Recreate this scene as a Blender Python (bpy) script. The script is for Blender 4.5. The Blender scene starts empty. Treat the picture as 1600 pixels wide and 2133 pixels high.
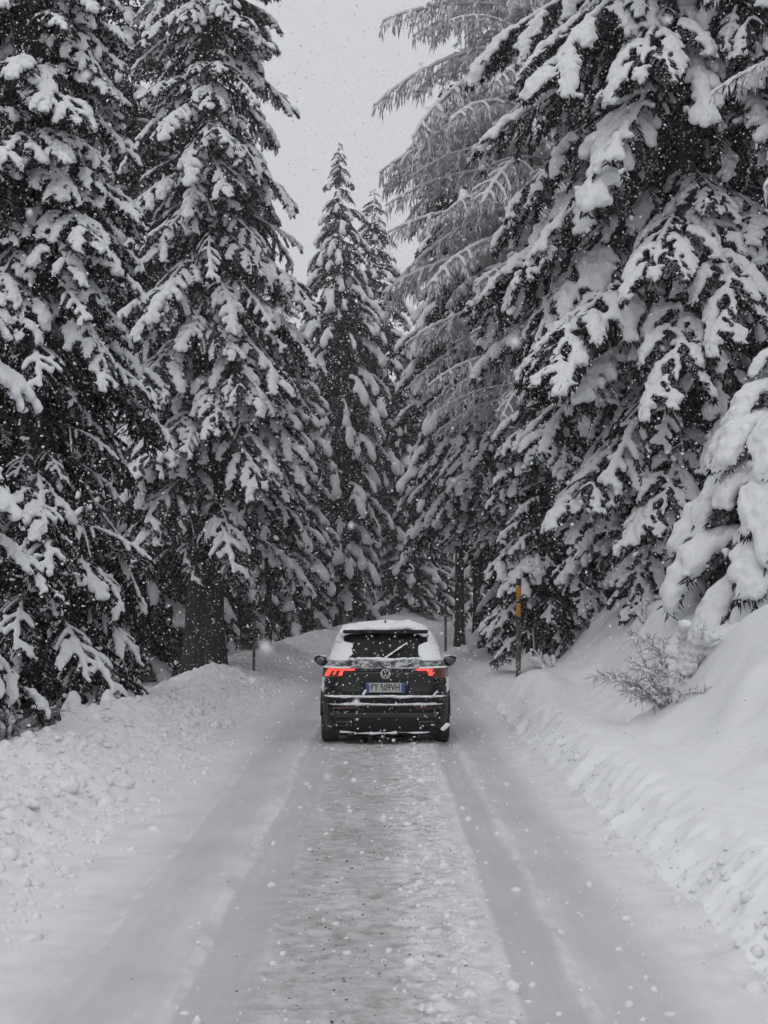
import bpy, math, random
import numpy as np
from math import radians as R, sin, cos, pi
from mathutils import Matrix, Vector

scn = bpy.context.scene
col = scn.collection

# ------------------------------------------------------------------ camera, sky, sun, exposure
F_PX = 3200.0
HORIZON = 1252.0
cam_data = bpy.data.cameras.new("camera")
cam = bpy.data.objects.new("camera", cam_data)
col.objects.link(cam)
cam.location = (0, 0, 2.0)
cam.rotation_euler = (R(90) + math.atan((HORIZON - 1066.5) / F_PX), 0, 0)
cam_data.sensor_fit = 'VERTICAL'
cam_data.sensor_height = 36.0
cam_data.sensor_width = 27.0
cam_data.lens = F_PX / 2133.0 * 36.0
cam_data.clip_start = 0.1
cam_data.clip_end = 2000
cam_data.dof.use_dof = True
cam_data.dof.focus_distance = 23.0
cam_data.dof.aperture_fstop = 6.5
scn.camera = cam

world = bpy.data.worlds.new("World")
scn.world = world
world.use_nodes = True
wn, wl = world.node_tree.nodes, world.node_tree.links
wn.clear()
w_out = wn.new('ShaderNodeOutputWorld')
w_bg = wn.new('ShaderNodeBackground')
w_sky = wn.new('ShaderNodeTexSky')
w_sky.sky_type = 'NISHITA'
w_sky.sun_disc = False
w_sky.sun_elevation = R(50)
w_sky.sun_rotation = R(192)
w_sky.air_density = 1.0
w_sky.dust_density = 6.0
w_hs = wn.new('ShaderNodeHueSaturation')
w_hs.inputs['Saturation'].default_value = 0.06
w_mix = wn.new('ShaderNodeMix')
w_mix.data_type = 'RGBA'
w_mix.inputs[0].default_value = 0.85
w_mix.inputs[7].default_value = (6.35, 6.45, 6.7, 1)      # even cloud cover over the clear-sky model
w_bg.inputs['Strength'].default_value = 0.124
world.cycles.sampling_method = 'NONE'
wl.new(w_sky.outputs[0], w_hs.inputs['Color'])
wl.new(w_hs.outputs[0], w_mix.inputs[6])
wl.new(w_mix.outputs[2], w_bg.inputs['Color'])
wl.new(w_bg.outputs[0], w_out.inputs['Surface'])

sun_d = bpy.data.lights.new("sun", 'SUN')
sun_d.energy = 0.5
sun_d.angle = R(50)
sun_d.color = (1.0, 0.98, 0.95)
sun = bpy.data.objects.new("sun", sun_d)
col.objects.link(sun)
sun.rotation_euler = (R(40), 0, R(-12))

scn.view_settings.view_transform = 'Standard'
scn.view_settings.look = 'None'
scn.view_settings.exposure = -0.12
scn.view_settings.gamma = 1.0
scn.view_settings.use_curve_mapping = False
scn.render.engine = 'CYCLES'
scn.cycles.max_bounces = 3
scn.cycles.diffuse_bounces = 2
scn.cycles.use_adaptive_sampling = True
scn.cycles.adaptive_threshold = 0.05
scn.cycles.adaptive_min_samples = 20
scn.cycles.glossy_bounces = 2
scn.cycles.transmission_bounces = 2
scn.cycles.volume_bounces = 0
scn.cycles.use_denoising = True

rng = np.random.default_rng(7)
random.seed(7)

# ------------------------------------------------------------------ helpers: noise
def _hash(ix, iy, seed):
    n = (ix.astype(np.int64) * 374761393 + iy.astype(np.int64) * 668265263 + seed * 974711) & 0xffffffff
    n = ((n ^ (n >> 13)) * 1274126177) & 0xffffffff
    n = (n ^ (n >> 16)) & 0xffffffff
    return n / 4294967295.0

def vnoise(x, y, seed=0):
    x = np.asarray(x, float); y = np.asarray(y, float)
    ix, iy = np.floor(x), np.floor(y)
    fx, fy = x - ix, y - iy
    ux, uy = fx*fx*fx*(fx*(fx*6-15)+10), fy*fy*fy*(fy*(fy*6-15)+10)
    a, b = _hash(ix, iy, seed), _hash(ix+1, iy, seed)
    c, d = _hash(ix, iy+1, seed), _hash(ix+1, iy+1, seed)
    return (a*(1-ux)+b*ux)*(1-uy) + (c*(1-ux)+d*ux)*uy

def fbm(x, y, seed=0, octv=4, gain=0.5):
    v, a, t = 0, 1.0, 0
    for o in range(octv):
        v = v + a*(vnoise(x*2**o + 13.7*o, y*2**o - 7.1*o, seed+o) - 0.5); t += a; a *= gain
    return v / t * 2

def worley(x, y, seed=0):
    """distance to the nearest jittered cell point"""
    ix, iy = np.floor(x), np.floor(y)
    best = np.full(np.shape(x), 9.0)
    for dx in (-1, 0, 1):
        for dy in (-1, 0, 1):
            px = ix+dx+_hash(ix+dx, iy+dy, seed); py = iy+dy+_hash(ix+dx, iy+dy, seed+91)
            best = np.minimum(best, (px-x)**2+(py-y)**2)
    return np.sqrt(best)

# ------------------------------------------------------------------ helpers: meshes
def mesh_np(name, v, f, mat=None, smooth=True):
    """v (n,3), f (m,3) or (m,4) ints"""
    v = np.asarray(v, np.float32); f = np.asarray(f, np.int32)
    me = bpy.data.meshes.new(name)
    k = f.shape[1]
    me.vertices.add(len(v)); me.vertices.foreach_set('co', v.ravel())
    me.loops.add(f.size); me.loops.foreach_set('vertex_index', f.ravel())
    me.polygons.add(len(f))
    me.polygons.foreach_set('loop_start', np.arange(len(f), dtype=np.int32)*k)
    try:
        me.polygons.foreach_set('loop_total', np.full(len(f), k, np.int32))
    except Exception:
        pass
    me.update(calc_edges=True)
    me.validate()
    if smooth:
        me.polygons.foreach_set('use_smooth', np.ones(len(me.polygons), bool))
    if mat: me.materials.append(mat)
    return me

def obj(name, me, parent=None, loc=None, mat=None):
    o = bpy.data.objects.new(name, me)
    col.objects.link(o)
    if parent: o.parent = parent
    if loc is not None: o.location = loc
    if mat is not None and me is not None and not me.materials: me.materials.append(mat)
    return o

def tag(o, label=None, cat=None, group=None, kind=None):
    if label: o['label'] = label
    if cat: o['category'] = cat
    if group: o['group'] = group
    if kind: o['kind'] = kind
    return o

def empty(name, loc, label, cat, group=None, rz=0.0):
    o = bpy.data.objects.new(name, None)
    col.objects.link(o)
    o.location = loc; o.rotation_euler = (0, 0, rz); o.empty_display_size = 0.2
    return tag(o, label, cat, group)

class Geo:
    """collects triangles/quads as triangles"""
    def __init__(s): s.v = []; s.f = []; s.n = 0
    def add(s, v, f):
        v = np.asarray(v, float); f = np.asarray(f, int)
        if f.shape[1] == 4:
            f = np.concatenate([f[:, [0,1,2]], f[:, [0,2,3]]])
        s.v.append(v); s.f.append(f + s.n); s.n += len(v)
    def arrays(s): return np.concatenate(s.v), np.concatenate(s.f)
    def mesh(s, name, mat, smooth=True):
        v, f = s.arrays(); return mesh_np(name, v, f, mat, smooth)

def norm(a):
    a = np.asarray(a, float)
    return a / (np.linalg.norm(a, axis=-1, keepdims=True) + 1e-9)

def tube(path, rad, sides=6, cap=True):
    P = np.asarray(path, float); n = len(P)
    rad = np.broadcast_to(np.asarray(rad, float), (n,))
    T = norm(np.gradient(P, axis=0))
    up = np.array([0, 0, 1.0]) if abs(T[0, 2]) < 0.9 else np.array([1.0, 0, 0])
    A = norm(np.cross(T, up)); B = np.cross(T, A)
    th = np.linspace(0, 2*pi, sides, endpoint=False)
    V = (P[:, None, :] + rad[:, None, None]*(np.cos(th)[None, :, None]*A[:, None, :] + np.sin(th)[None, :, None]*B[:, None, :])).reshape(-1, 3)
    i = np.arange(n-1)[:, None]*sides; j = np.arange(sides)[None, :]; j2 = (j+1) % sides
    Fq = np.stack([i+j, i+j2, i+sides+j2, i+sides+j], -1).reshape(-1, 4)
    F = np.concatenate([Fq[:, [0,1,2]], Fq[:, [0,2,3]]])
    if cap:
        V = np.concatenate([V, P[:1], P[-1:]]); a, b = n*sides, n*sides+1
        k = np.arange(sides); k2 = (k+1) % sides
        F = np.concatenate([F, np.stack([np.full(sides, a), k2, k], -1), np.stack([np.full(sides, b), (n-1)*sides+k, (n-1)*sides+k2], -1)])
    return V, F

def spindles(P0, P1, r, mid=0.4, sides=3):
    """one tapered twig per row: point, ring, point"""
    P0 = np.asarray(P0, float); P1 = np.asarray(P1, float); n = len(P0)
    r = np.broadcast_to(np.asarray(r, float), (n,))
    T = norm(P1-P0)
    up = np.where(np.abs(T[:, 2:3]) < 0.8, np.array([[0, 0, 1.0]]), np.array([[1.0, 0, 0]]))
    A = norm(np.cross(T, up)); B = np.cross(T, A)
    M = P0 + (P1-P0)*mid
    th = np.linspace(0, 2*pi, sides, endpoint=False)
    ring = M[:, None, :] + r[:, None, None]*(np.cos(th)[None, :, None]*A[:, None, :]+np.sin(th)[None, :, None]*B[:, None, :])
    V = np.concatenate([P0[:, None], ring, P1[:, None]], 1).reshape(-1, 3)
    k = np.arange(sides); k2 = (k+1) % sides
    f = np.concatenate([np.stack([np.zeros(sides, int), 1+k2, 1+k], -1), np.stack([np.full(sides, sides+1), 1+k, 1+k2], -1)])
    F = (np.arange(n)[:, None, None]*(sides+2) + f[None]).reshape(-1, 3)
    return V, F

def ico(sub=1):
    import bmesh
    bm = bmesh.new(); bmesh.ops.create_icosphere(bm, subdivisions=sub, radius=1.0)
    v = np.array([x.co[:] for x in bm.verts]); f = np.array([[q.index for q in p.verts] for p in bm.faces])
    bm.free(); return v, f
ICO1, ICO2 = ico(1), ico(2)

def noise3(P, scale, seed=0):
    return (vnoise(P[:, 0]*scale + P[:, 2]*scale*0.71, P[:, 1]*scale - P[:, 2]*scale*0.53, seed)
            + vnoise(P[:, 1]*scale*0.9 + 31.3, P[:, 2]*scale*1.1 + P[:, 0]*scale*0.3, seed+5) - 1.0)

def voxel_mesh(name, C, r, vox, mat, squash=0.85, smooth_it=3, rough=0.0, rscale=9.0):
    """snow body: the union of many balls, remeshed to one soft surface"""
    C = np.asarray(C, float); r = np.asarray(r, float)
    tv, tf = ICO2 if len(C) < 260 else ICO1
    s = r[:, None, None]*np.array([1.06, 1.06, squash*1.06])
    V = (C[:, None, :] + tv[None]*s).reshape(-1, 3)
    Fc = (np.arange(len(C))[:, None, None]*len(tv) + tf[None]).reshape(-1, 3)
    tmp_me = mesh_np(name+"_t", V, Fc)
    t = bpy.data.objects.new(name+"_t", tmp_me); col.objects.link(t)
    m = t.modifiers.new("r", 'REMESH'); m.mode = 'VOXEL'; m.voxel_size = vox; m.adaptivity = 0.0
    s2 = t.modifiers.new("s", 'SMOOTH'); s2.factor = 0.5; s2.iterations = smooth_it
    dg = bpy.context.evaluated_depsgraph_get()
    me = bpy.data.meshes.new_from_object(t.evaluated_get(dg))
    bpy.data.objects.remove(t); bpy.data.meshes.remove(tmp_me)
    me.name = name
    n = len(me.vertices)
    if rough > 0 and n:
        co = np.empty(n*3, np.float32); me.vertices.foreach_get('co', co); co = co.reshape(-1, 3)
        no = np.empty(n*3, np.float32); me.vertex_normals.foreach_get('vector', no); no = no.reshape(-1, 3)
        d = noise3(co, rscale, 3)*rough + noise3(co, rscale*2.7, 9)*rough*0.45
        co = co + no*d[:, None]
        me.vertices.foreach_set('co', co.astype(np.float32).ravel()); me.update()
    me.polygons.foreach_set('use_smooth', np.ones(len(me.polygons), bool))
    me.materials.clear(); me.materials.append(mat)
    return me

# ------------------------------------------------------------------ materials
def new_mat(name):
    m = bpy.data.materials.new(name); m.use_nodes = True
    nt = m.node_tree; b = nt.nodes['Principled BSDF']
    return m, nt, b

def nd(nt, typ, **kw):
    n = nt.nodes.new(typ)
    for k, v in kw.items(): setattr(n, k, v)
    return n

def ramp(nt, src, p0, p1, c0=(0,0,0,1), c1=(1,1,1,1)):
    r = nd(nt, 'ShaderNodeValToRGB')
    r.color_ramp.elements[0].position = p0; r.color_ramp.elements[0].color = c0
    r.color_ramp.elements[1].position = p1; r.color_ramp.elements[1].color = c1
    nt.links.new(src, r.inputs[0]); return r.outputs[0]

def mixc(nt, fac, a, b):
    m = nd(nt, 'ShaderNodeMix', data_type='RGBA')
    for i, v in ((0, fac), (6, a), (7, b)):
        if hasattr(v, 'is_linked'): nt.links.new(v, m.inputs[i])
        else: m.inputs[i].default_value = v
    return m.outputs[2]

def math_n(nt, op, a, b=None, c=None):
    m = nd(nt, 'ShaderNodeMath', operation=op)
    for i, v in enumerate((a, b, c)):
        if v is None: continue
        if hasattr(v, 'is_linked'): nt.links.new(v, m.inputs[i])
        else: m.inputs[i].default_value = v
    return m.outputs[0]

def noise_n(nt, scale, detail=4, rough=0.55, vec=None, dim='3D'):
    n = nd(nt, 'ShaderNodeTexNoise'); n.inputs['Scale'].default_value = scale
    n.inputs['Detail'].default_value = detail; n.inputs['Roughness'].default_value = rough
    if vec is not None: nt.links.new(vec, n.inputs['Vector'])
    return n.outputs[0]

def bump(nt, b, h, strength, dist):
    n = nd(nt, 'ShaderNodeBump'); n.inputs['Strength'].default_value = strength; n.inputs['Distance'].default_value = dist
    nt.links.new(h, n.inputs['Height']); nt.links.new(n.outputs[0], b.inputs['Normal'])

def simple(name, c, rough=0.6, metal=0.0, coat=0.0, emit=None, estr=0):
    m, nt, b = new_mat(name)
    b.inputs['Base Color'].default_value = (*c, 1); b.inputs['Roughness'].default_value = rough
    b.inputs['Metallic'].default_value = metal; b.inputs['Coat Weight'].default_value = coat
    if emit: b.inputs['Emission Color'].default_value = (*emit, 1); b.inputs['Emission Strength'].default_value = estr
    return m

def snow_mat(name, c=(0.83, 0.84, 0.87), fine=90.0, fine_s=0.25, coarse=12.0, coarse_s=0.35, coarse_d=0.02, tint=0.04):
    m, nt, b = new_mat(name)
    tc = nd(nt, 'ShaderNodeTexCoord').outputs['Object']
    n1 = noise_n(nt, coarse, 5, 0.6, tc); n2 = noise_n(nt, fine, 3, 0.6, tc)
    c0 = tuple(x*(1-tint*2) for x in c)
    cc = ramp(nt, n1, 0.35, 0.7, (*c0, 1), (*c, 1)); nt.links.new(cc, b.inputs['Base Color'])
    b.inputs['Roughness'].default_value = 0.85
    b.inputs['Specular IOR Level'].default_value = 0.25
    h = math_n(nt, 'ADD', math_n(nt, 'MULTIPLY', n1, 1.0), math_n(nt, 'MULTIPLY', n2, 0.25))
    bump(nt, b, h, coarse_s, coarse_d)
    return m

M_snow_load = snow_mat("snow_load", (0.75, 0.76, 0.79), coarse=14, coarse_s=0.35, coarse_d=0.03)
M_snow_bank = snow_mat("snow_bank", (0.78, 0.785, 0.805), coarse=22, coarse_s=0.5, coarse_d=0.03)
M_snow_hill = snow_mat("snow_hill", (0.79, 0.80, 0.825), coarse=9, coarse_s=0.25, coarse_d=0.03, tint=0.02)
M_flake = simple("snow_flake", (0.86, 0.87, 0.9), 0.9)

def needle_material(name, dark, snow, lo, hi, rime=0.0):
    """dark twigs that carry settled snow on their upper sides"""
    m, nt, b = new_mat(name)
    geo = nd(nt, 'ShaderNodeNewGeometry')
    sep = nd(nt, 'ShaderNodeSeparateXYZ'); nt.links.new(geo.outputs['Normal'], sep.inputs[0])
    n1 = noise_n(nt, 2.2, 3, 0.6, geo.outputs['Position'])
    n2 = noise_n(nt, 24.0, 2, 0.6, geo.outputs['Position'])
    a = math_n(nt, 'ADD', sep.outputs[2], math_n(nt, 'MULTIPLY', math_n(nt, 'SUBTRACT', n1, 0.5), 1.5))
    a = math_n(nt, 'ADD', a, math_n(nt, 'MULTIPLY', math_n(nt, 'SUBTRACT', n2, 0.5), 1.1))
    fac = ramp(nt, a, 0.0, 1.0)
    mr = nd(nt, 'ShaderNodeMapRange'); nt.links.new(a, mr.inputs[0])
    mr.inputs[1].default_value = lo; mr.inputs[2].default_value = hi; mr.inputs[3].default_value = rime; mr.inputs[4].default_value = 1.0
    dk = ramp(nt, n2, 0.3, 0.7, (*dark, 1), (*[x*1.8 for x in dark], 1))
    nt.links.new(mixc(nt, mr.outputs[0], dk, (*snow, 1)), b.inputs['Base Color'])
    b.inputs['Roughness'].default_value = 0.85; b.inputs['Specular IOR Level'].default_value = 0.15
    return m

M_needle = needle_material("spruce_needles", (0.006, 0.0068, 0.0055), (0.58, 0.59, 0.62), 0.5, 1.2)
M_needle_far = needle_material("far_spruce_needles", (0.010, 0.012, 0.010), (0.62, 0.63, 0.66), 0.55, 1.2)
M_larch = needle_material("rimed_larch_twigs", (0.20, 0.175, 0.185), (0.82, 0.80, 0.83), -0.8, 0.4, 0.66)
M_shrub = needle_material("rimed_shrub_twigs", (0.06, 0.04, 0.04), (0.70, 0.69, 0.72), -0.1, 0.8, 0.2)

def bark_material():
    m, nt, b = new_mat("bark")
    tc = nd(nt, 'ShaderNodeTexCoord').outputs['Object']
    mp = nd(nt, 'ShaderNodeMapping'); mp.inputs['Scale'].default_value = (9, 9, 2.2); nt.links.new(tc, mp.inputs[0])
    n = noise_n(nt, 1.6, 6, 0.65, mp.outputs[0])
    c = ramp(nt, n, 0.35, 0.7, (0.006, 0.005, 0.0045, 1), (0.042, 0.035, 0.031, 1))
    n2 = noise_n(nt, 1.1, 5, 0.7, mp.outputs[0])
    s = ramp(nt, n2, 0.63, 0.70)
    nt.links.new(mixc(nt, s, c, (0.6, 0.61, 0.63, 1)), b.inputs['Base Color'])
    b.inputs['Roughness'].default_value = 0.9
    bump(nt, b, n, 0.8, 0.03)
    return m
M_bark = bark_material()

def road_material():
    m, nt, b = new_mat("packed_snow_road")
    tc = nd(nt, 'ShaderNodeTexCoord').outputs['Object']
    sep = nd(nt, 'ShaderNodeSeparateXYZ'); nt.links.new(tc, sep.inputs[0])
    x = sep.outputs[0]
    def mapped(sx, sy):
        mp = nd(nt, 'ShaderNodeMapping'); mp.inputs['Scale'].default_value = (sx, sy, 1); nt.links.new(tc, mp.inputs[0]); return mp.outputs[0]
    def band(centre, half, soft):
        d = math_n(nt, 'ABSOLUTE', math_n(nt, 'SUBTRACT', xw, centre))
        mr = nd(nt, 'ShaderNodeMapRange'); nt.links.new(d, mr.inputs[0])
        mr.inputs[1].default_value = half+soft; mr.inputs[2].default_value = half; mr.interpolation_type = 'SMOOTHSTEP'
        return mr.outputs[0]
    wob = noise_n(nt, 0.35, 3, 0.5, tc)
    xw = math_n(nt, 'ADD', x, math_n(nt, 'MULTIPLY', math_n(nt, 'SUBTRACT', wob, 0.5), 0.16))
    streak = noise_n(nt, 1.0, 6, 0.6, mapped(16, 0.5))        # along the road: tyre polish
    scuff = noise_n(nt, 1.0, 7, 0.72, mapped(6.5, 7.5))          # across the road: broken crust
    patch = noise_n(nt, 1.3, 5, 0.6, mapped(1.3, 0.5))
    fine = noise_n(nt, 60, 4, 0.6, tc)
    col0 = ramp(nt, patch, 0.3, 0.75, (0.48, 0.48, 0.50, 1), (0.68, 0.685, 0.71, 1))
    # worn centre strip, greyer and broken
    centre = band(-0.15, 0.45, 0.5)
    sc = math_n(nt, 'MULTIPLY', centre, ramp(nt, scuff, 0.42, 0.62))
    c1 = mixc(nt, math_n(nt, 'MULTIPLY', sc, 0.68), col0, (0.32, 0.315, 0.325, 1))
    lanes = math_n(nt, 'MAXIMUM', math_n(nt, 'MAXIMUM', band(-0.85, 0.13, 0.06), band(0.83, 0.11, 0.06)), math_n(nt, 'MULTIPLY', math_n(nt, 'MAXIMUM', band(1.36, 0.16, 0.14), band(-1.5, 0.13, 0.2)), .65))
    c2 = mixc(nt, math_n(nt, 'MULTIPLY', lanes, ramp(nt, streak, 0.25, 0.75, (0.3,)*3+(1,), (0.95,)*3+(1,))), c1, (0.455, 0.455, 0.47, 1))
    ridge = math_n(nt, 'MAXIMUM', math_n(nt, 'MAXIMUM', band(-1.06, 0.022, 0.03), band(0.655, 0.02, 0.03)), math_n(nt, 'MAXIMUM', band(1.03, 0.02, 0.03), band(-1.68, 0.015, 0.03)))
    ridge = math_n(nt, 'MULTIPLY', ridge, ramp(nt, noise_n(nt, 1.0, 5, .65, mapped(7, 2.6)), .42, .62))
    c2 = mixc(nt, math_n(nt, 'MULTIPLY', ridge, .42), c2, (0.82, 0.825, 0.85, 1))
    # sandy grit ground into the crown of the road
    br = math_n(nt, 'MULTIPLY', band(-0.12, 0.25, 0.42), ramp(nt, noise_n(nt, 1.0, 6, 0.7, mapped(2.6, 1.0)), 0.44, 0.64))
    br = math_n(nt, 'MULTIPLY', br, ramp(nt, scuff, 0.35, 0.7, (0.15,)*3+(1,), (1,)*4))
    c3 = mixc(nt, math_n(nt, 'MULTIPLY', br, 0.72), c2, (0.22, 0.165, 0.125, 1))
    # loose white snow thrown over the surface
    wh = math_n(nt, 'MULTIPLY', band(0.36, 0.16, 0.25), ramp(nt, noise_n(nt, 7, 4, 0.6, tc), 0.4, 0.6))
    c4 = mixc(nt, math_n(nt, 'MULTIPLY', wh, 0.7), c3, (0.80, 0.805, 0.83, 1))
    edge = math_n(nt, 'MAXIMUM', band(-2.55, 0.35, 0.75), band(2.2, 0.40, 0.45))
    edge = math_n(nt, 'MULTIPLY', edge, ramp(nt, noise_n(nt, 3.0, 6, .7, tc), .3, .6, (.35,)*3+(1,), (1,)*4))
    c4 = mixc(nt, edge, c4, (0.76, 0.765, 0.785, 1))
    nt.links.new(c4, b.inputs['Base Color'])
    b.inputs['Roughness'].default_value = 0.7; b.inputs['Specular IOR Level'].default_value = 0.3
    h = math_n(nt, 'ADD', math_n(nt, 'MULTIPLY', math_n(nt, 'MULTIPLY', scuff, math_n(nt, 'MAXIMUM', centre, .25)), 1.1), math_n(nt, 'MULTIPLY', streak, 0.25))
    h = math_n(nt, 'ADD', h, math_n(nt, 'MULTIPLY', fine, 0.25))
    bump(nt, b, h, 0.85, 0.03)
    return m
M_road = road_material()

# ------------------------------------------------------------------ terrain
def cx(s):
    return 0.007*np.maximum(np.asarray(s, float)-58.0, 0)**2

def _profile(pts, sig=0.10):
    u = np.arange(0, 80, 0.02); z = np.interp(u, [p[0] for p in pts], [p[1] for p in pts])
    k = np.exp(-0.5*(np.arange(-25, 26)*0.02/sig)**2); k /= k.sum()
    return u, np.convolve(np.pad(z, 25, mode='edge'), k, 'valid')
_UL, _ZL = _profile([(0,0),(2.45,0),(2.75,.09),(3.15,.27),(3.6,.43),(3.95,.48),(4.3,.40),(4.8,.05),(6,-.35),(12,-.5),(60,1.5),(80,2)])
_UR, _ZR = _profile([(0,0),(2.02,0),(2.2,.16),(2.4,.34),(2.65,.43),(2.95,.36),(3.15,.31),(3.55,.44),(4.0,.82),(4.5,1.55),(4.9,1.86),(5.6,2.0),(9,2.2),(30,5.5),(80,12)])

def bumpf(u, s, u0, s0, ru, rs, a):
    return a*np.exp(-((u-u0)/ru)**2-((s-s0)/rs)**2)

def height(u, s):
    u = np.asarray(u, float); s = np.asarray(s, float)
    X = u
    wob = 0.18*fbm(s*0.22, s*0+3.3, 11, 3)
    left = u < 0
    v = np.abs(u)
    zL = np.interp(np.maximum(v+wob*np.clip(v-2.2, 0, 1), 0), _UL, _ZL)
    grow = np.clip((v-2.4)/0.5, 0, 1)*np.clip((5.2-v)/0.8, 0, 1)
    w1 = 0.5-worley(X/0.34, s/0.36, 3); w2 = 0.5-worley(X/0.15, s/0.16, 7); w3 = 0.5-worley(X/0.075, s/0.08, 17)
    lump = 0.11*w1*(0.5+vnoise(X*0.9, s*0.9, 5)) + 0.075*w2 + 0.034*w3 + 0.10*fbm(X*1.1, s*0.8, 21, 3)
    zL = zL*(0.88+0.3*fbm(s*0.35, s*0, 33, 3)) + lump*grow
    # right side: broken berm edge, then smooth deep snow
    wobR = 0.16*fbm(s*0.8, s*0+8.1, 51, 3) + 0.11*fbm(s*3.2, X*2.2+1.7, 52, 3)
    zR = np.interp(np.maximum(v+wobR*np.clip((v-1.7)/0.3, 0, 1)*np.clip((3.4-v)/0.6, 0, 1), 0), _UR, _ZR)
    # the hillside sinks back to the road level further on, round the bend
    far = 1-0.78*np.clip((s-36)/16, 0, 1)**1.2*np.clip((14-v)/6, 0, 1)
    zR = np.where(v > 2.9, 0.35+(zR-0.35)*far, zR*(1-0.35*np.clip((s-36)/16, 0, 1)))
    edge = np.clip((v-1.9)/0.2, 0, 1)*np.clip((2.75-v)/0.35, 0, 1)
    zR = zR + edge*(0.10*w1+0.06*w2+0.025*w3)
    soft = np.clip((v-2.6)/0.8, 0, 1)
    zR = zR + soft*(0.26*fbm(X*0.6, s*0.42, 71, 3)+0.06*fbm(X*2.0, s*1.5, 75, 3))
    zR = zR + bumpf(u, s, 2.75, 27.2, .55, 1.6, .34) + bumpf(u, s, 4.4, 25.2, .6, 1.8, .30) + bumpf(u, s, 3.95, 28.6, .9, 2.6, .45) + bumpf(u, s, 4.75, 19.6, .5, 1.3, .12)
    zR = zR + bumpf(u, s, 4.05, 17.6, .28, .5, .20) + bumpf(u, s, 3.55, 22.5, .4, .7, .12) - bumpf(u, s, 5.35, 22.8, .7, 1.0, .15)
    zside = np.where(left, zL, zR)
    # road surface: ruts, ridges between them and crumbs
    ruts = 0
    for c, w, a in ((-0.86, .13, -.022), (0.80, .12, -.022), (-1.06, .045, .022), (1.03, .045, .016), (0.655, .045, .016), (0.50, .08, .012), (-0.62, .07, .010), (1.45, .16, -.014), (1.78, .08, .012), (-1.8, .2, -.012)):
        ruts = ruts + a*np.exp(-((u-c+0.06*np.sin(s*0.19+c))/w)**2)
    mid = np.exp(-((u+0.02)/0.62)**4)
    crumb = mid*(0.011*w3 + 0.016*fbm(X*5, s*9, 81, 3)) + np.exp(-((u-0.38)/0.22)**2)*(0.035*np.maximum(w2+0.12, 0)+0.012*w3)
    ruts = ruts*(0.55+0.9*vnoise(X*3.0, s*1.7, 83)) + 0.012*np.exp(-((np.abs(u)-1.0)/.28)**2)*fbm(X*9, s*6, 87, 3)
    zroad = ruts + crumb + 0.02*fbm(X*0.8, s*0.25, 91, 3) + 0.004*fbm(X*12, s*5, 95, 2)
    onroad = np.clip((2.5-v)/0.5, 0, 1)
    e = np.clip((s-58)/40, 0, 1)
    return zside + zroad*onroad + 1.2*e*e*(3-2*e)

def ground_z(X, Y):
    return float(height(np.array([X-float(cx(Y))]), np.array([float(Y)]))[0])

def rows_y():
    ys = [-12.0]
    while ys[-1] < 165:
        y = ys[-1]
        if y < 6: d = 0.25
        elif y < 50: d = min(0.10, max(0.018, y*y/2600))
        else: d = 0.3 + (y-50)*0.02
        ys.append(y+d)
    return np.array(ys)
YS = rows_y()

def strip(name, us, mat, label=None):
    U, S = np.meshgrid(us, YS)
    Z = height(U, S); X = U + cx(S)
    v = np.stack([X, S, Z], -1).reshape(-1, 3)
    nu, ns = len(us), len(YS)
    i = np.arange(ns-1)[:, None]*nu; j = np.arange(nu-1)[None, :]
    f = np.stack([i+j, i+j+1, i+nu+j+1, i+nu+j], -1).reshape(-1, 4)
    o = obj(name, mesh_np(name, v, f, mat)); o['kind'] = 'structure'
    return o

u_road = np.arange(-2.42, 2.02, 0.026)
u_left = np.concatenate([-np.geomspace(5.2, 65, 26)[::-1][:-1], np.arange(-5.2, -2.42, 0.029), [u_road[0]]])
u_right = np.concatenate([[u_road[-1]], np.arange(2.03, 5.6, 0.033), np.geomspace(5.6, 65, 26)])
strip("road", u_road, M_road)
strip("snow_bank", u_left, M_snow_bank)
strip("snowy_hillside", u_right, M_snow_hill)

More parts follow.
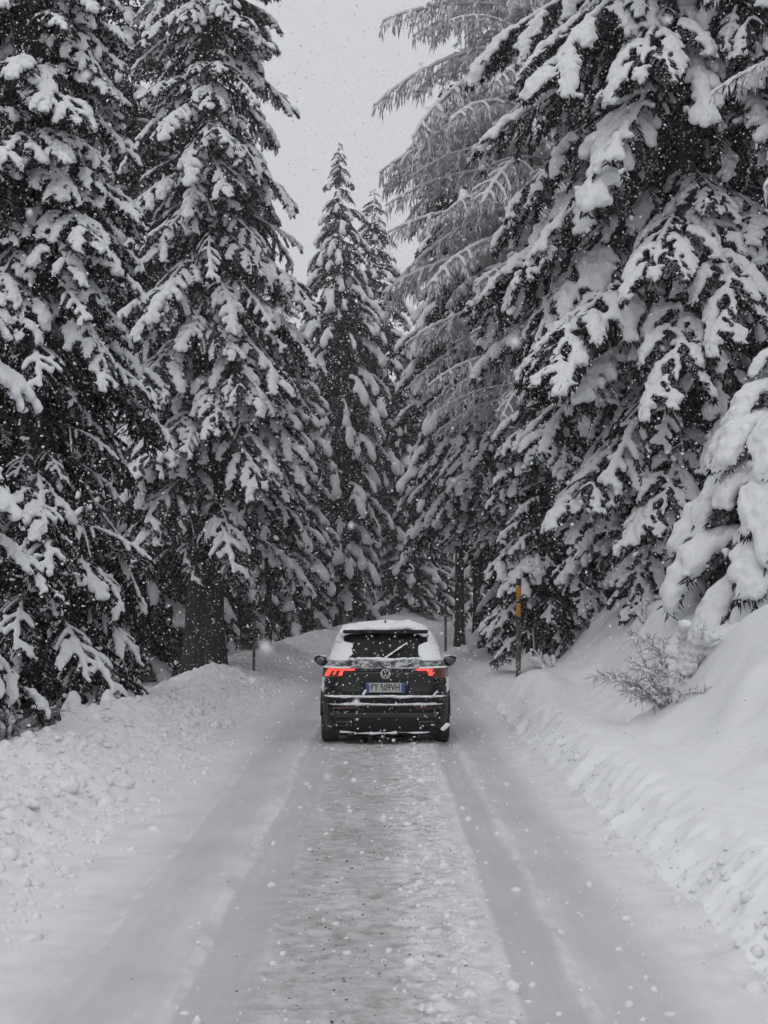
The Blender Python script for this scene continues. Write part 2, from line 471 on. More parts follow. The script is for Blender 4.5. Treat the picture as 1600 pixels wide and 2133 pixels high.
# ------------------------------------------------------------------ conifer branches (shared meshes)
def frond(L, seed, d0=-8, d1=58, side_len=0.30, twig=(0.09, 0.20), twig_r=0.017, step2=0.10, step3=0.045, hang=0.6, t_start=0.07, lift=0.0):
    """one drooping spruce branch along +x; returns its axis, side shoots, twig spindles"""
    g = np.random.default_rng(seed)
    n = 26; t = np.linspace(0, 1, n)
    a = np.radians(d0 + (d1-d0)*t**1.15 - lift*np.clip((t-0.8)/0.2, 0, 1))
    yaw = np.radians(np.cumsum(g.normal(0, 1.6, n)))
    step = L/(n-1)
    dirs = np.stack([np.cos(a)*np.cos(yaw), np.cos(a)*np.sin(yaw), -np.sin(a)], -1)
    P = np.concatenate([[[0, 0, 0]], np.cumsum(dirs[:-1]*step, 0)])
    side = []; p0 = []; p1 = []
    def twigs_along(Q, d, cnt_step, lmul, s3=True):
        ln = np.linalg.norm(Q[-1]-Q[0])
        k = max(2, int(ln/cnt_step))
        for q in range(k):
            f = (q+g.random())/k
            i = min(int(f*(len(Q)-1)), len(Q)-2); fr = f*(len(Q)-1)-i
            base = Q[i]*(1-fr)+Q[i+1]*fr
            tg = norm(Q[i+1]-Q[i])
            lat = np.cross(tg, [0, 0, 1]); lat = norm(lat)
            for sgn in ((-1, 1) if s3 else (g.choice([-1, 1]),)):
                w = norm(tg*g.uniform(.3, .9) + lat*sgn*g.uniform(.3, 1.0) + np.array([0, 0, -1])*g.uniform(hang*.4, hang*1.8) + g.normal(0, .15, 3))
                l = g.uniform(*twig)*lmul*(1-0.35*f)
                p0.append(base-w*0.01); p1.append(base+w*l)
    for sgn in (-1, 1):
        tt = t_start + g.uniform(0, step2/L)
        while tt < 0.985:
            i = min(int(tt*(n-1)), n-2); fr = tt*(n-1)-i
            base = P[i]*(1-fr)+P[i+1]*fr; tg = dirs[i]
            lat = norm(np.cross([0, 0, 1], tg))*sgn
            ang = np.radians(g.uniform(42, 68))
            prof = min(1.0, (tt-t_start)/0.22+0.35)*(1-tt)**0.55*1.12+0.07
            l2 = L*side_len*prof*g.uniform(.65, 1.2)+0.05
            d = norm(tg*np.cos(ang)+lat*np.sin(ang)); m = 7; Q = [base]
            dr = g.uniform(.08, .32)
            for q in range(m-1):
                d = norm(d + np.array([0, 0, -dr])); Q.append(Q[-1]+d*l2/(m-1))
            Q = np.array(Q); side.append((tt, sgn, Q, l2))
            twigs_along(Q, d, step3, 1.0)
            tt += step2*g.uniform(.7, 1.4)
    k0 = int(t_start*n)
    twigs_along(P[k0:], None, step3, 1.0)
    p0 = np.array(p0); p1 = np.array(p1)
    return P, side, p0, p1, g

def frond_mesh(name, P, side, p0, p1, g, L, twig_r, mat):
    G = Geo()
    G.add(*tube(P, np.linspace(0.010+0.008*L, 0.006, len(P)), 4))
    for tt, sgn, Q, l2 in side:
        G.add(*tube(Q[::2], np.linspace(0.010, 0.004, len(Q[::2])), 3, cap=False))
    G.add(*spindles(p0, p1, twig_r*g.uniform(.7, 1.3, len(p0))))
    return G.mesh(name, mat, smooth=False)

def frond_snow(P, side, g, L, amount, r_main, r_side, t0, keep, taper=.28, reachq=(.30, .72)):
    C = []; rr = []
    n = len(P); t = t0
    gaps = g.random(3)
    while t < 1.0:
        i = min(int(t*(n-1)), n-2); fr = t*(n-1)-i
        p = P[i]*(1-fr)+P[i+1]*fr
        w = np.clip((t-t0)/0.45, 0, 1)
        r = r_main*(0.45+0.75*w)*(1-taper*np.clip((t-.88+taper-.28)/(.12+taper-.28), 0, 1))*g.uniform(.82, 1.15)
        if not (amount < 1 and g.random() < 0.12):
            C.append(p+np.array([0, 0, r*0.55])+g.normal(0, .010, 3)); rr.append(r)
        t += 0.38*r/L
    for tt, sgn, Q, l2 in side:
        if tt < t0*0.75 or g.random() > keep: continue
        w = np.clip((tt-t0*.75)/0.4, 0, 1)
        q = 0.0; end = g.uniform(*reachq)
        while q < end:
            i = min(int(q*6), 5); fr = q*6-i
            p = Q[i]*(1-fr)+Q[i+1]*fr
            r = r_side*(0.5+0.65*w)*(0.75+0.45*math.sin(pi*min(1, q*0.75+0.1)))*g.uniform(.75, 1.2)
            C.append(p+np.array([0, 0, r*0.45])); rr.append(r)
            q += 0.42*r/max(l2, .05)
    # small lumps that caught nearer the trunk
    for tt, sgn, Q, l2 in side:
        if g.random() < 0.85*amount:
            p = Q[g.integers(2, 7)]; r = g.uniform(.016, .040)
            for k in range(3):
                C.append(p+g.normal(0, .025, 3)+np.array([0, 0, r*.6])); rr.append(r*g.uniform(.7, 1.1))
    return np.array(C), np.array(rr)

def rot_z(V, a):
    c, s_ = math.cos(a), math.sin(a); V = np.asarray(V, float)
    return np.stack([V[..., 0]*c-V[..., 1]*s_, V[..., 0]*s_+V[..., 1]*c, V[..., 2]], -1)

def bough(name, L, seed, d0, d1, nsub, lsub, rm2, rs2, tr, vox, rough, rscale, bare=.18):
    """a limb hung with small drooping sprays, each with its own drop of snow"""
    P, side, p0, p1, g = frond(L, seed, d0=d0, d1=d1, side_len=.10, twig=(.08, .17), step2=.11, step3=.04)
    G = Geo(); G.add(*tube(P, np.linspace(.010+.008*L, .006, len(P)), 4)); G.add(*spindles(p0, p1, tr*g.uniform(.7, 1.3, len(p0))))
    C, rr = frond_snow(P, side, g, L, .8, rm2*.6, rs2*.55, .36, .55); C = list(C); rr = list(rr)
    for i in range(nsub):
        t = .16+.84*i/(nsub-1); q = min(int(t*25), 24); fr = t*25-q
        pos = P[q]*(1-fr)+P[q+1]*fr; d = norm(P[q+1]-P[q]); yaw = math.atan2(d[1], d[0]); pit = math.degrees(math.asin(-d[2]))
        az = yaw+(0 if i == nsub-1 else (1 if i % 2 else -1)*math.radians(g.uniform(32, 72)))
        l = lsub*(.55+.55*math.sin(pi*min(1, .15+.8*t)))*g.uniform(.6, 1.45)
        P2, s2, q0, q1, g2 = frond(l, seed*31+i, d0=pit*.5+g.uniform(-4, 16), d1=g.uniform(66, 86), side_len=.30, twig=(.07, .16), step2=.062, step3=.033)
        G.add(*tube(rot_z(P2, az)+pos, np.linspace(.012, .004, len(P2)), 3, False))
        G.add(*spindles(rot_z(q0, az)+pos, rot_z(q1, az)+pos, tr*.95*g2.uniform(.7, 1.3, len(q0))))
        if g.random() < bare+.6*max(0, .5-t): c2, r2 = frond_snow(P2, s2, g2, l, .8, rm2*.45, rs2*.5, .45, .35)
        else: k_ = g.uniform(.55, 1.15)*(.7+.3*l/lsub); c2, r2 = frond_snow(P2, s2, g2, l, .7, rm2*k_, rs2*k_, g.uniform(.12, .42), .9, .35, (.25, .75))
        C += list(rot_z(c2, az)+pos); rr += list(r2)
    return G.mesh("spruce_branch", M_needle, False), voxel_mesh("branch_snow", np.array(C), np.array(rr), vox, M_snow_load, smooth_it=1, rough=rough, rscale=rscale), P[-1, 0]+.45*lsub

PROTO = {}     # size -> list of (length, needle mesh, snow mesh)
specs = {
    'short': dict(L=1.0, side_len=.40, n=4, rm=.058, rs=.042, twig=(.08, .18), tr=.016, s2=.065, s3=.030, vox=.018),
    'mid':   dict(L=2.0, side_len=.36, n=5, rm=.074, rs=.056, twig=(.09, .20), tr=.0165, s2=.085, s3=.034, vox=.023),
    'long':  dict(L=3.5, side_len=.29, n=5, rm=.086, rs=.070, twig=(.08, .19), tr=.0145, s2=.095, s3=.030, vox=.027),
}
for si, (size, sp) in enumerate(specs.items()):
    PROTO[size] = []
    for k in range(sp['n']):
        L = sp['L']
        if (size == 'mid' and k in (0, 2, 4)) or (size == 'long' and k in (1, 2, 4)):
            big = size == 'long'
            nm, sm, rc = bough("bough", L, 140+40*si+k, (14 if big else 2)+4*k, (58, 48, 62, 0, 54)[k], (13, 12, 14, 0, 13)[k] if big else (9, 8, 9, 0, 8)[k], .95 if big else .66,
                               (.074, .068, .062, 0, .080)[k] if big else (.062, .056, .050, 0, .066)[k], (.056, .050, .046, 0, .060)[k] if big else (.046, .042, .038, 0, .050)[k], .0145, .026 if big else .021, .020, 12)
            PROTO[size].append((L, nm, sm, rc)); continue
        amount = (1.2, 0.95, 0.8, 0.5, 1.0)[k]
        P, side, p0, p1, g = frond(L, 100*si+k, d0=(-2+4*k if size != 'long' else 16+4*k), d1=((72, 60, 78, 54, 66) if size != 'long' else (60, 50, 66, 46, 56))[k], side_len=sp['side_len'], twig=sp['twig'], step2=sp['s2'], step3=sp['s3'])
        nm = frond_mesh("spruce_branch", P, side, p0, p1, g, L, sp['tr'], M_needle)
        C, rr = frond_snow(P, side, g, L, amount, sp['rm']*(amount**.6), sp['rs']*(amount**.6), ((.48, .55, .60, .60, .53) if size != 'long' else (.34, .42, .50, .46, .38))[k], (1.0, .97, .92, .7, 1.0)[k])
        sm = voxel_mesh("branch_snow", C, rr, sp['vox'], M_snow_load, smooth_it=2, rough=.020+.006*si, rscale=13-2*si)
        PROTO[size].append((L, nm, sm, P[-1, 0]))
# light branches: sheltered, little snow
PROTO_LIGHT = []
for k in range(3):
    L = 1.9
    P, side, p0, p1, g = frond(L, 900+k, d0=4, d1=56+6*k, side_len=.36, twig=(.10, .23), step2=.085, step3=.034)
    nm = frond_mesh("spruce_branch_sheltered", P, side, p0, p1, g, L, .019, M_needle)
    C, rr = frond_snow(P, side, g, L, 0.8, .038, .036, .5, .55, .28, (.5, 1.0))
    sm = voxel_mesh("branch_snow_light", C, rr, .018, M_snow_load, rough=.008, rscale=14)
    PROTO_LIGHT.append((L, nm, sm, P[-1, 0]))
# heavy branches for the buried young spruce
PROTO_HEAVY = []
for k in range(4):
    L = 1.5
    P, side, p0, p1, g = frond(L, 950+k, d0=0, d1=86, side_len=.30, step2=.06, twig=(.10, .22), twig_r=.010)
    nm = frond_mesh("young_spruce_branch", P, side, p0, p1, g, L, .0105, M_needle)
    C, rr = frond_snow(P, side, g, L, 1.0, .112, .082, .26, .92, .5, (.4, .9))
    sm = voxel_mesh("branch_snow_heavy", C, rr, .024, M_snow_load, squash=.9, smooth_it=11, rough=.026, rscale=9)
    PROTO_HEAVY.append((L, nm, sm, P[-1, 0]))

def trunk_mesh(H, r0, seed, lean=(0, 0), mat=None):
    g = np.random.default_rng(seed)
    n = 40; z = np.linspace(-0.6, H, n)
    t = np.clip(z/H, 0, 1)
    wob = np.cumsum(g.normal(0, .012, (n, 2)), 0)*t[:, None]
    path = np.stack([wob[:, 0]+lean[0]*t**1.3, wob[:, 1]+lean[1]*t**1.3, z], -1)
    rad = r0*(1-t)**1.35*(1+0.35*np.exp(-np.maximum(z, 0)/0.35))+0.012
    V, F = tube(path, rad, 14)
    k = len(V)
    V[:, :2] += (noise3(V, 3.0, seed)*0.12*r0)[:, None]*0.7
    return mesh_np("trunk", V, F, mat or M_bark), path

def add_branch(tree, rec, base, az, pitch, sc, roll=0.0, snow=True):
    L, nm, sm, reach = rec
    b = bpy.data.objects.new('branch', nm); col.objects.link(b); b.parent = tree
    M = Matrix.Translation(base) @ Matrix.Rotation(az, 4, 'Z') @ Matrix.Rotation(pitch, 4, 'Y') @ Matrix.Rotation(roll, 4, 'X') @ Matrix.Diagonal((sc, sc*random.choice((-1, 1))*1.0, sc, 1))
    b.matrix_local = M
    if snow:
        s = bpy.data.objects.new('snow_load', sm); col.objects.link(s); s.parent = b; s['kind'] = 'stuff'
    return b

def spruce(label, px, d, H, prof, zlow, r0, seed, spacing=0.36, per=5, light_below=0.0, group=None, lean=(0, 0), view_bias=True, max_b=300):
    X = (px-800)/F_PX*d; zb = ground_z(X, d)
    tree = empty('spruce_tree', (X, d, zb), label, 'tree', group)
    g = np.random.default_rng(seed)
    tm, path = trunk_mesh(H, r0, seed, lean)
    obj('trunk', tm, tree)
    az = g.uniform(0, 6.28); z = zlow; cnt = 0
    zs = []
    while z < H-0.25:
        Rz = prof(z)
        k = per if Rz > 1.0 else max(3, per-1)
        for q in range(k):
            zs.append((z+g.uniform(-.5, .5)*spacing, az+2*pi*q/k+g.normal(0, .22), Rz))
        az += 2.4; z += spacing*(0.75 if Rz < 1.2 else 1.0)*(1.9 if z > 3.2+.40*d else 1.0)
    if len(zs) > max_b:
        keep = sorted(g.choice(len(zs), max_b, replace=False)); zs = [zs[i] for i in keep]
    for z, a, Rz in zs:
        reach = max(0.25, Rz*(g.uniform(.78, 1.12) if g.random() < .72 else g.uniform(.45, .7)))
        if z < light_below and g.random() < 0.75: rec = PROTO_LIGHT[g.integers(len(PROTO_LIGHT))]
        else:
            size = 'short' if reach < 1.0 else ('mid' if reach < 2.0 else 'long')
            lst = PROTO[size]; rec = lst[g.integers(len(lst))]
        sc = reach/rec[3]
        i = int(np.clip((z+0.6)/(H+0.6)*39, 0, 39))
        add_branch(tree, rec, (path[i, 0], path[i, 1], z+reach*(0.42 if reach < 2 else .56)), a, R(g.uniform(-9, 10)), sc, R(g.normal(0, 7)))
    tip = PROTO['short'][1]
    for q in range(3):
        add_branch(tree, tip, (path[-1, 0], path[-1, 1], H-0.12), q*2.1, R(-50), 0.35)
    return tree

def cone(H, k, cap, low=None):
    return lambda z: min(cap, k*max(H-z, 0)**0.95) * (1 if low is None else np.clip(0.55+(z)/low, 0.4, 1))

spruce('tall snow-laden spruce filling the left edge behind the rough snow bank', 62, 25.5, 23, cone(23, .148, 2.2), -0.3, .20, 11, spacing=.29, per=6, light_below=6.0)
spruce('broad dark-trunked spruce on the left, nearest tree left of the sky gap', 428, 38, 32, cone(32, .136, 2.85), 2.2, .50, 22, spacing=.37, per=6, light_below=3.4)
spruce('spruce at the far left of which only heavy snowy branch tips reach into view', -265, 17.5, 14, cone(14, .20, 1.85), 1.4, .16, 33, spacing=.36, per=5)
spruce('huge spruce on the right whose snow-loaded boughs slope down towards the road', 1440, 28.5, 25, lambda z: min(3.9, .27*(25-z), 2.5+.34*max(z, 0)), 0.1, .28, 44, spacing=.335, per=7)
spruce('smaller spruce tucked between the huge right spruce and the marker post', 1170, 34, 9.5, lambda z: min(1.75, .32*(9.5-z)), 0.0, .11, 66, spacing=.33, per=5)
spruce('spruce with drooping snowy boughs just behind the frosted larch', 1075, 46, 23, cone(23, .20, 3.0), 3.0, .20, 55, spacing=.40, per=6)

# young spruce, nearly buried
def young_spruce():
    d = 23.0; X = (1640-800)/F_PX*d; zb = ground_z(X, d)-0.4
    t = empty('young_spruce', (X, d, zb), 'young spruce at the right edge bent under thick pillows of snow', 'tree')
    tm, path = trunk_mesh(4.3, .08, 61, (0.1, 0)); obj('trunk', tm, t)
    g = np.random.default_rng(62)
    az = 0.4
    for z, rr, k in ((.7, 1.5, 8), (1.25, 1.5, 8), (1.85, 1.45, 7), (2.45, 1.35, 7), (3.0, 1.2, 7), (3.5, .98, 6), (3.95, .62, 6)):
        for q in range(k):
            rec = PROTO_HEAVY[g.integers(4)]
            sc = rr*g.uniform(.85, 1.15)/rec[3]
            i = int(np.clip(z/4.3*39, 0, 39))
            add_branch(t, rec, (path[i, 0], path[i, 1], z+.25), az+2*pi*q/k+g.normal(0, .2), R(g.uniform(-8, 8)), sc)
        az += 1.9
young_spruce()

# ------------------------------------------------------------------ larches, coated in rime
PROTO_LARCH = []
for k in range(4):
    L = 3.6
    P, side, p0, p1, g = frond(L, 700+k, d0=2+3*k, d1=36+5*k, side_len=.22, twig=(.16, .48), step2=.14, step3=.075, hang=2.2, t_start=.12)
    G = Geo()
    G.add(*tube(P, np.linspace(.045, .010, len(P)), 5))
    for tt, sgn, Q, l2 in side: G.add(*tube(Q[::2], np.linspace(.014, .008, len(Q[::2])), 3, cap=False))
    mid = p0*0.5+p1*0.5+np.array([0, 0, .012])
    dn = p1+np.array([0, 0, -.05])
    G.add(*spindles(p0, dn, .0165*g.uniform(.6, 1.4, len(p0)), mid=.6))
    nm = G.mesh("larch_branch", M_larch, smooth=False)
    C, rr = frond_snow(P, side, g, L, 0.9, .036, .030, .06, .9, .28, (.6, 1.0))
    sm = voxel_mesh("larch_branch_snow", C, rr, .022, M_snow_load, rough=.008, rscale=12)
    PROTO_LARCH.append((L, nm, sm, P[-1, 0]))

def larch(label, px, d, H, prof, zlow, r0, seed, n, arc=None):
    X = (px-800)/F_PX*d; zb = ground_z(X, d)
    t = empty('larch_tree', (X, d, zb), label, 'tree')
    tm, path = trunk_mesh(H, r0, seed); obj('trunk', tm, t)
    g = np.random.default_rng(seed); a = 0.0
    for q in range(n):
        z = zlow+(H-.4-zlow)*(q+g.random())/n
        a += 2.39996
        az = a if arc is None else arc[0]+(arc[1]-arc[0])*g.random()
        rec = PROTO_LARCH[g.integers(4)]; reach = max(.3, prof(z)*g.uniform(.7, 1.1))
        i = int(np.clip((z+.6)/(H+.6)*39, 0, 39))
        add_branch(t, rec, (path[i, 0], path[i, 1], z+reach*.2), az+g.normal(0, .2), R(g.uniform(-10, 12)), reach/rec[3], R(g.normal(0, 6)))
    return t
larch('bare larch coated in white rime, its long limbs reaching left over the road', 1110, 40, 25, lambda z: min(4.4, .46*(25.5-z), 1.6+.26*z), 6.0, .15, 71, 185)
larch('rimed larch out past the right edge with twigs hanging into the upper corner', 1860, 22, 17, lambda z: min(2.35, .5*(17-z)), 6.0, .17, 72, 60)
larch('frosted pinkish larch top showing in the gap between the two big left spruces', 232, 58, 21.5, lambda z: min(2.4, .34*(22-z)), 4, .2, 73, 70)

# ------------------------------------------------------------------ trees further back (whole crowns, shared meshes)
def coarse_branch(L, seed, amount):
    P, side, p0, p1, g = frond(L, seed, d0=0, d1=66, side_len=.38, twig=(.18, .34), step2=.17, step3=.105)
    Vn, Fn = spindles(p0, p1, .036*g.uniform(.7, 1.3, len(p0)))
    C, rr = frond_snow(P, side, g, L, amount, .125*amount**.5, .085*amount**.5, .42, .6)
    me = voxel_mesh("tmp", C, rr, .085, M_snow_load, smooth_it=1, rough=.02, rscale=7)
    n = len(me.vertices); co = np.empty(n*3, np.float32); me.vertices.foreach_get('co', co)
    me.calc_loop_triangles(); k = len(me.loop_triangles); tri = np.empty(k*3, np.int32); me.loop_triangles.foreach_get('vertices', tri)
    bpy.data.meshes.remove(me)
    return (Vn, Fn), (co.reshape(-1, 3).astype(float), tri.reshape(-1, 3)), P[-1, 0]
CB = [coarse_branch(2.2, 300+k, (1.15, .8, .5)[k]) for k in range(3)]

def far_crown(H, prof, zlow, spacing, per, seed):
    g = np.random.default_rng(seed); A = Geo(); B = Geo(); z = zlow; az = 0
    while z < H-.2:
        Rz = prof(z); k = per if Rz > 1 else per-1
        for q in range(k):
            (vn, fn), (vs, fs), reach = CB[g.integers(3)]
            r = max(.22, Rz*g.uniform(.72, 1.15)); sc = r/reach
            a = az+2*pi*q/k+g.normal(0, .25); p = R(g.uniform(-8, 10))
            sy = g.choice([-1, 1])
            M = np.array((Matrix.Rotation(a, 3, 'Z') @ Matrix.Rotation(p, 3, 'Y')))*1.0
            sv = np.array([sc, sc*sy, sc])
            zz = z+g.uniform(-.5, .5)*spacing+r*.42
            ff = 1 if sy > 0 else -1
            A.add((vn*sv)@M.T+[0, 0, zz], fn); B.add((vs*sv)@M.T+[0, 0, zz], fs[:, ::ff])
        az += 2.4; z += spacing*(.55 if Rz < 1.0 else 1.0)
    return A.mesh("far_crown", M_needle_far, False), B.mesh("far_crown_snow", M_snow_load)
FAR = []
for k, (Rk, cap, zl) in enumerate(((.46, 2.7, .6), (.40, 2.3, 4.2), (.52, 3.1, .2))):
    cm, smh = far_crown(24, (lambda z, Rk=Rk, cap=cap: min(cap, Rk*max(24-z, 0)**.74+.06)), zl, .60, 6, 400+k)
    tmh, _ = trunk_mesh(24, .20, 410+k)
    FAR.append((tmh, cm, smh))

def far_tree(label, px, d, H, kind, group=None, wide=1.0, rz=0.0):
    X = (px-800)/F_PX*d; zb = ground_z(X, d)-.1
    t = empty('spruce_tree', (X, d, zb), label, 'tree', group, rz)
    s = H/24.0; t.scale = (s*wide, s*wide, s)
    tm, cm, sm = FAR[kind]
    obj('trunk', tm, t); obj('crown', cm, t); obj('snow_load', sm, t)['kind'] = 'stuff'
    return t
far_tree('slender pointed spruce standing alone in the sky gap straight above the car', 705, 78, 25.2, 0, rz=.6, wide=.86)
far_tree('shorter pointed spruce just right of and behind the lone central spruce', 778, 86, 24.9, 1, rz=2.2, wide=1.15)
far_tree('dark spruce with a bare lower trunk beside the right roadside, behind the larch', 957, 59, 24, 1, rz=1.1, wide=.95).location.z -= 0
far_tree('spruce with slim bare trunk second from the road on the right', 996, 63, 23, 1, rz=4.0, wide=1.2)
g1 = 'forest spruces crowding behind the left trees'
LB = 'snow-dusted spruce in the dim forest behind the big left spruces'
for q, (px, d, H, k) in enumerate(((560, 52, 13, 1), (245, 47, 24, 2), (150, 62, 28, 0), (330, 66, 27, 2), (-40, 42, 24, 0), (480, 70, 22, 0), (585, 72, 17, 2), (630, 90, 16, 0), (400, 95, 25, 2), (60, 80, 30, 2), (520, 105, 20, 0))):
    far_tree(LB, px, d, H, k, g1, 1.12, q*1.3)
g2 = 'forest spruces closing the road behind the car'
LC = 'hazy low spruce in the forest wall straight behind the car'
for q, (px, d, H, k) in enumerate(((845, 86, 13, 2), (888, 90, 15, 0), (908, 97, 17, 2), (665, 100, 13, 2), (735, 108, 14, 0), (800, 100, 14, 2), (850, 92, 16, 0), (880, 112, 19, 2), (915, 100, 20, 0), (700, 122, 17, 2), (770, 126, 18, 0), (840, 128, 19, 2))):
    far_tree(LC, px, d, H, k, g2, 1.35, q*1.7+.4)
g3 = 'forest spruces on the slope behind the right trees'
LD = 'shadowed spruce on the right slope behind the huge right spruce'
for q, (px, d, H, k) in enumerate(((1180, 50, 22, 2), (1330, 44, 22, 0), (1560, 41, 24, 2), (1080, 72, 24, 0), (1250, 75, 27, 2), (1450, 66, 27, 0), (1640, 58, 26, 2), (1150, 100, 27, 2))):
    far_tree(LD, px, d, H, k, g3, 1.12, q*1.1+.7)

# ------------------------------------------------------------------ shrubs and stumps under snow
def shrub_mesh(seed, n, h, spread, fork=9, lean=(0, 0), load=1.0):
    g = np.random.default_rng(seed); G = Geo(); C = []; rr = []; p0 = []; p1 = []
    for k in range(n):
        a = g.uniform(0, 6.28); d = norm(np.array([cos(a)*spread+lean[0], sin(a)*spread+lean[1], 1.0])); p = g.normal(0, .05, 3)*[1, 1, 0]
        Q = [p]; l = h*g.uniform(.6, 1.1)
        for q in range(8):
            d = norm(d+g.normal(0, .13, 3)+np.array([d[0], d[1], -.10])*.25*q/8*2); Q.append(Q[-1]+d*l/8)
        Q = np.array(Q); G.add(*tube(Q, np.linspace(.011, .004, 9), 4, False))
        for q in range(2, 9):
            C.append(Q[q]+[0, 0, .008]); rr.append(load*g.uniform(.012, .03))
            C.append(Q[q]*.5+Q[q-1]*.5+[0, 0, .008]); rr.append(load*g.uniform(.012, .03))
            for f in range(fork):
                w = norm(d+g.normal(0, .7, 3)); p0.append(Q[q]); p1.append(Q[q]+w*g.uniform(.06, .24)*h)
    p0 = np.array(p0); p1 = np.array(p1); G.add(*spindles(p0, p1, .0048, mid=.5))
    return G.mesh("shrub_twigs", M_shrub, False), voxel_mesh("shrub_snow", C, rr, .011, M_snow_load, rough=.003, rscale=25)

def shrub(px, d, X, h, n, seed, label, spread=.6, lean=(0, 0), name='bare_shrub', dz=0, load=1.0):
    X = X if X is not None else (px-800)/F_PX*d
    t = empty(name, (X, d, ground_z(X, d)-.04+dz), label, 'shrub')
    a, b = shrub_mesh(seed, n, h, spread, lean=lean, load=load)
    obj('twigs', a, t); obj('snow_load', b, t)['kind'] = 'stuff'; return t
shrub(1385, 20.6, None, 1.1, 15, 501, 'frosted bare shrub leaning out of the snow on the right slope', .5, (-.55, -.25), load=1.1)
shrub(1432, 20.9, None, .8, 9, 505, 'stubby shrub clotted with snow just right of the bare frosted shrub', .35, load=3.0)
shrub(1340, 25.2, None, .45, 5, 502, 'few bare twigs poking from the crest of the right slope', .5)
shrub(1150, 30.5, None, .5, 11, 503, 'low snow-covered bush on the bank behind the striped marker post', .8, load=2.0)
shrub(15, 19.0, None, .9, 9, 504, 'frosted twiggy bush at the left edge behind the snow bank', .7)

def snow_hood(px, d, w, h, seed, label):
    X = (px-800)/F_PX*d; zb = ground_z(X, d)-.12
    t = empty('buried_sapling', (X, d, zb), label, 'sapling')
    g = np.random.default_rng(seed); C = []; rr = []
    for k in range(26):
        f = k/25; r = w*.5*(1-.5*f)*g.uniform(.55, .8)
        C.append([g.normal(0, w*.16)*(1-f), g.normal(0, w*.14)*(1-f)+.03, h*(.3+.62*f)]); rr.append(r)
    obj('snow_load', voxel_mesh("hood_snow", np.array(C), np.array(rr), .016, M_snow_load, squash=1.2, rough=.012, rscale=11), t)
    p0 = np.tile([[0, 0, h*.7]], (46, 1)); a = g.uniform(0, 6.28, 46); l = g.uniform(.5, .8, 46)*w
    p1 = np.stack([np.cos(a)*l*.62, np.sin(a)*l*.62, h*g.uniform(.12, .35, 46)], -1)
    G = Geo(); G.add(*tube([[0, 0, -.1], [0, 0, h*.7]], [.02, .012], 6)); G.add(*spindles(p0, p1, .014, mid=.7))
    obj('twigs', G.mesh("hood_twigs", M_needle, False), t)
snow_hood(155, 20.6, .36, .50, 601, 'small sapling hooded in snow on the left bank, the nearer of two')
snow_hood(228, 22.8, .28, .36, 602, 'small sapling hooded in snow on the left bank, the farther of two')

# ------------------------------------------------------------------ striped snow marker posts
def post_mat(name, c, snow_amt):
    m, nt, b = new_mat(name)
    tc = nd(nt, 'ShaderNodeTexCoord').outputs['Object']
    n = noise_n(nt, 9, 5, .7, tc); n2 = noise_n(nt, 22, 4, .7, tc)
    dirty = ramp(nt, n2, .4, .75, (*c, 1), (*[x*.45 for x in c], 1))
    nt.links.new(mixc(nt, ramp(nt, n, .62-snow_amt, .68-snow_amt), dirty, (.62, .63, .65, 1)), b.inputs['Base Color'])
    b.inputs['Roughness'].default_value = .7
    return m
M_py = post_mat("post_yellow", (.45, .21, .02), 0.0)
M_py_dull = post_mat("post_yellow_dark", (.10, .055, .015), .02)  # much darker yellow, used on the left and far posts
M_pk = post_mat("post_black", (.018, .017, .017), 0.0)
M_pw = post_mat("post_weathered", (.085, .07, .055), 0.03)
def cyl(z0, z1, r, sides=12):
    return tube([[0, 0, z0], [0, 0, z0*.5+z1*.5], [0, 0, z1]], [r, r, r], sides)
def marker_post(X, d, top, r, label, lean=0.0, M_py=M_py_dull):
    zb = ground_z(X, d)-.3
    t = empty('marker_post', (X, d, zb), label, 'marker post', 'striped snow marker posts'); t.rotation_euler = (0, lean, 0)
    h = top-zb
    obj('shaft', mesh_np("shaft", *cyl(0, h-.85, r, 12), M_pw), t)
    for k, (a, b, m) in enumerate(((.85, .70, M_pk), (.70, .46, M_py), (.46, .38, M_pk), (.38, .135, M_py), (.135, 0, M_pk))):
        b_ = obj('band', mesh_np("band", *cyl(h-a, h-b, r+.0025, 12), m), t)
    g = np.random.default_rng(int(X*100) & 255)
    C = np.array([[g.normal(0, .008), g.normal(0, .008), h+.005+.02*k] for k in range(3)])
    obj('snow_cap', voxel_mesh("post_cap", C, np.array([.045, .042, .03])*r/.045, .009, M_snow_load), t)
    return t
marker_post((1078-800)/F_PX*28.4, 28.4, 2.42, .046, 'yellow and black striped marker post right of the car on the snow slope', R(0.6), M_py)
marker_post((530-800)/F_PX*38.0, 38.0, 2.02, .036, 'dark striped marker post on the left bank beyond the car')
marker_post((928-800)/F_PX*57, 57.0, 2.0, .045, 'thin far marker post just right of the car beside the tree trunks')

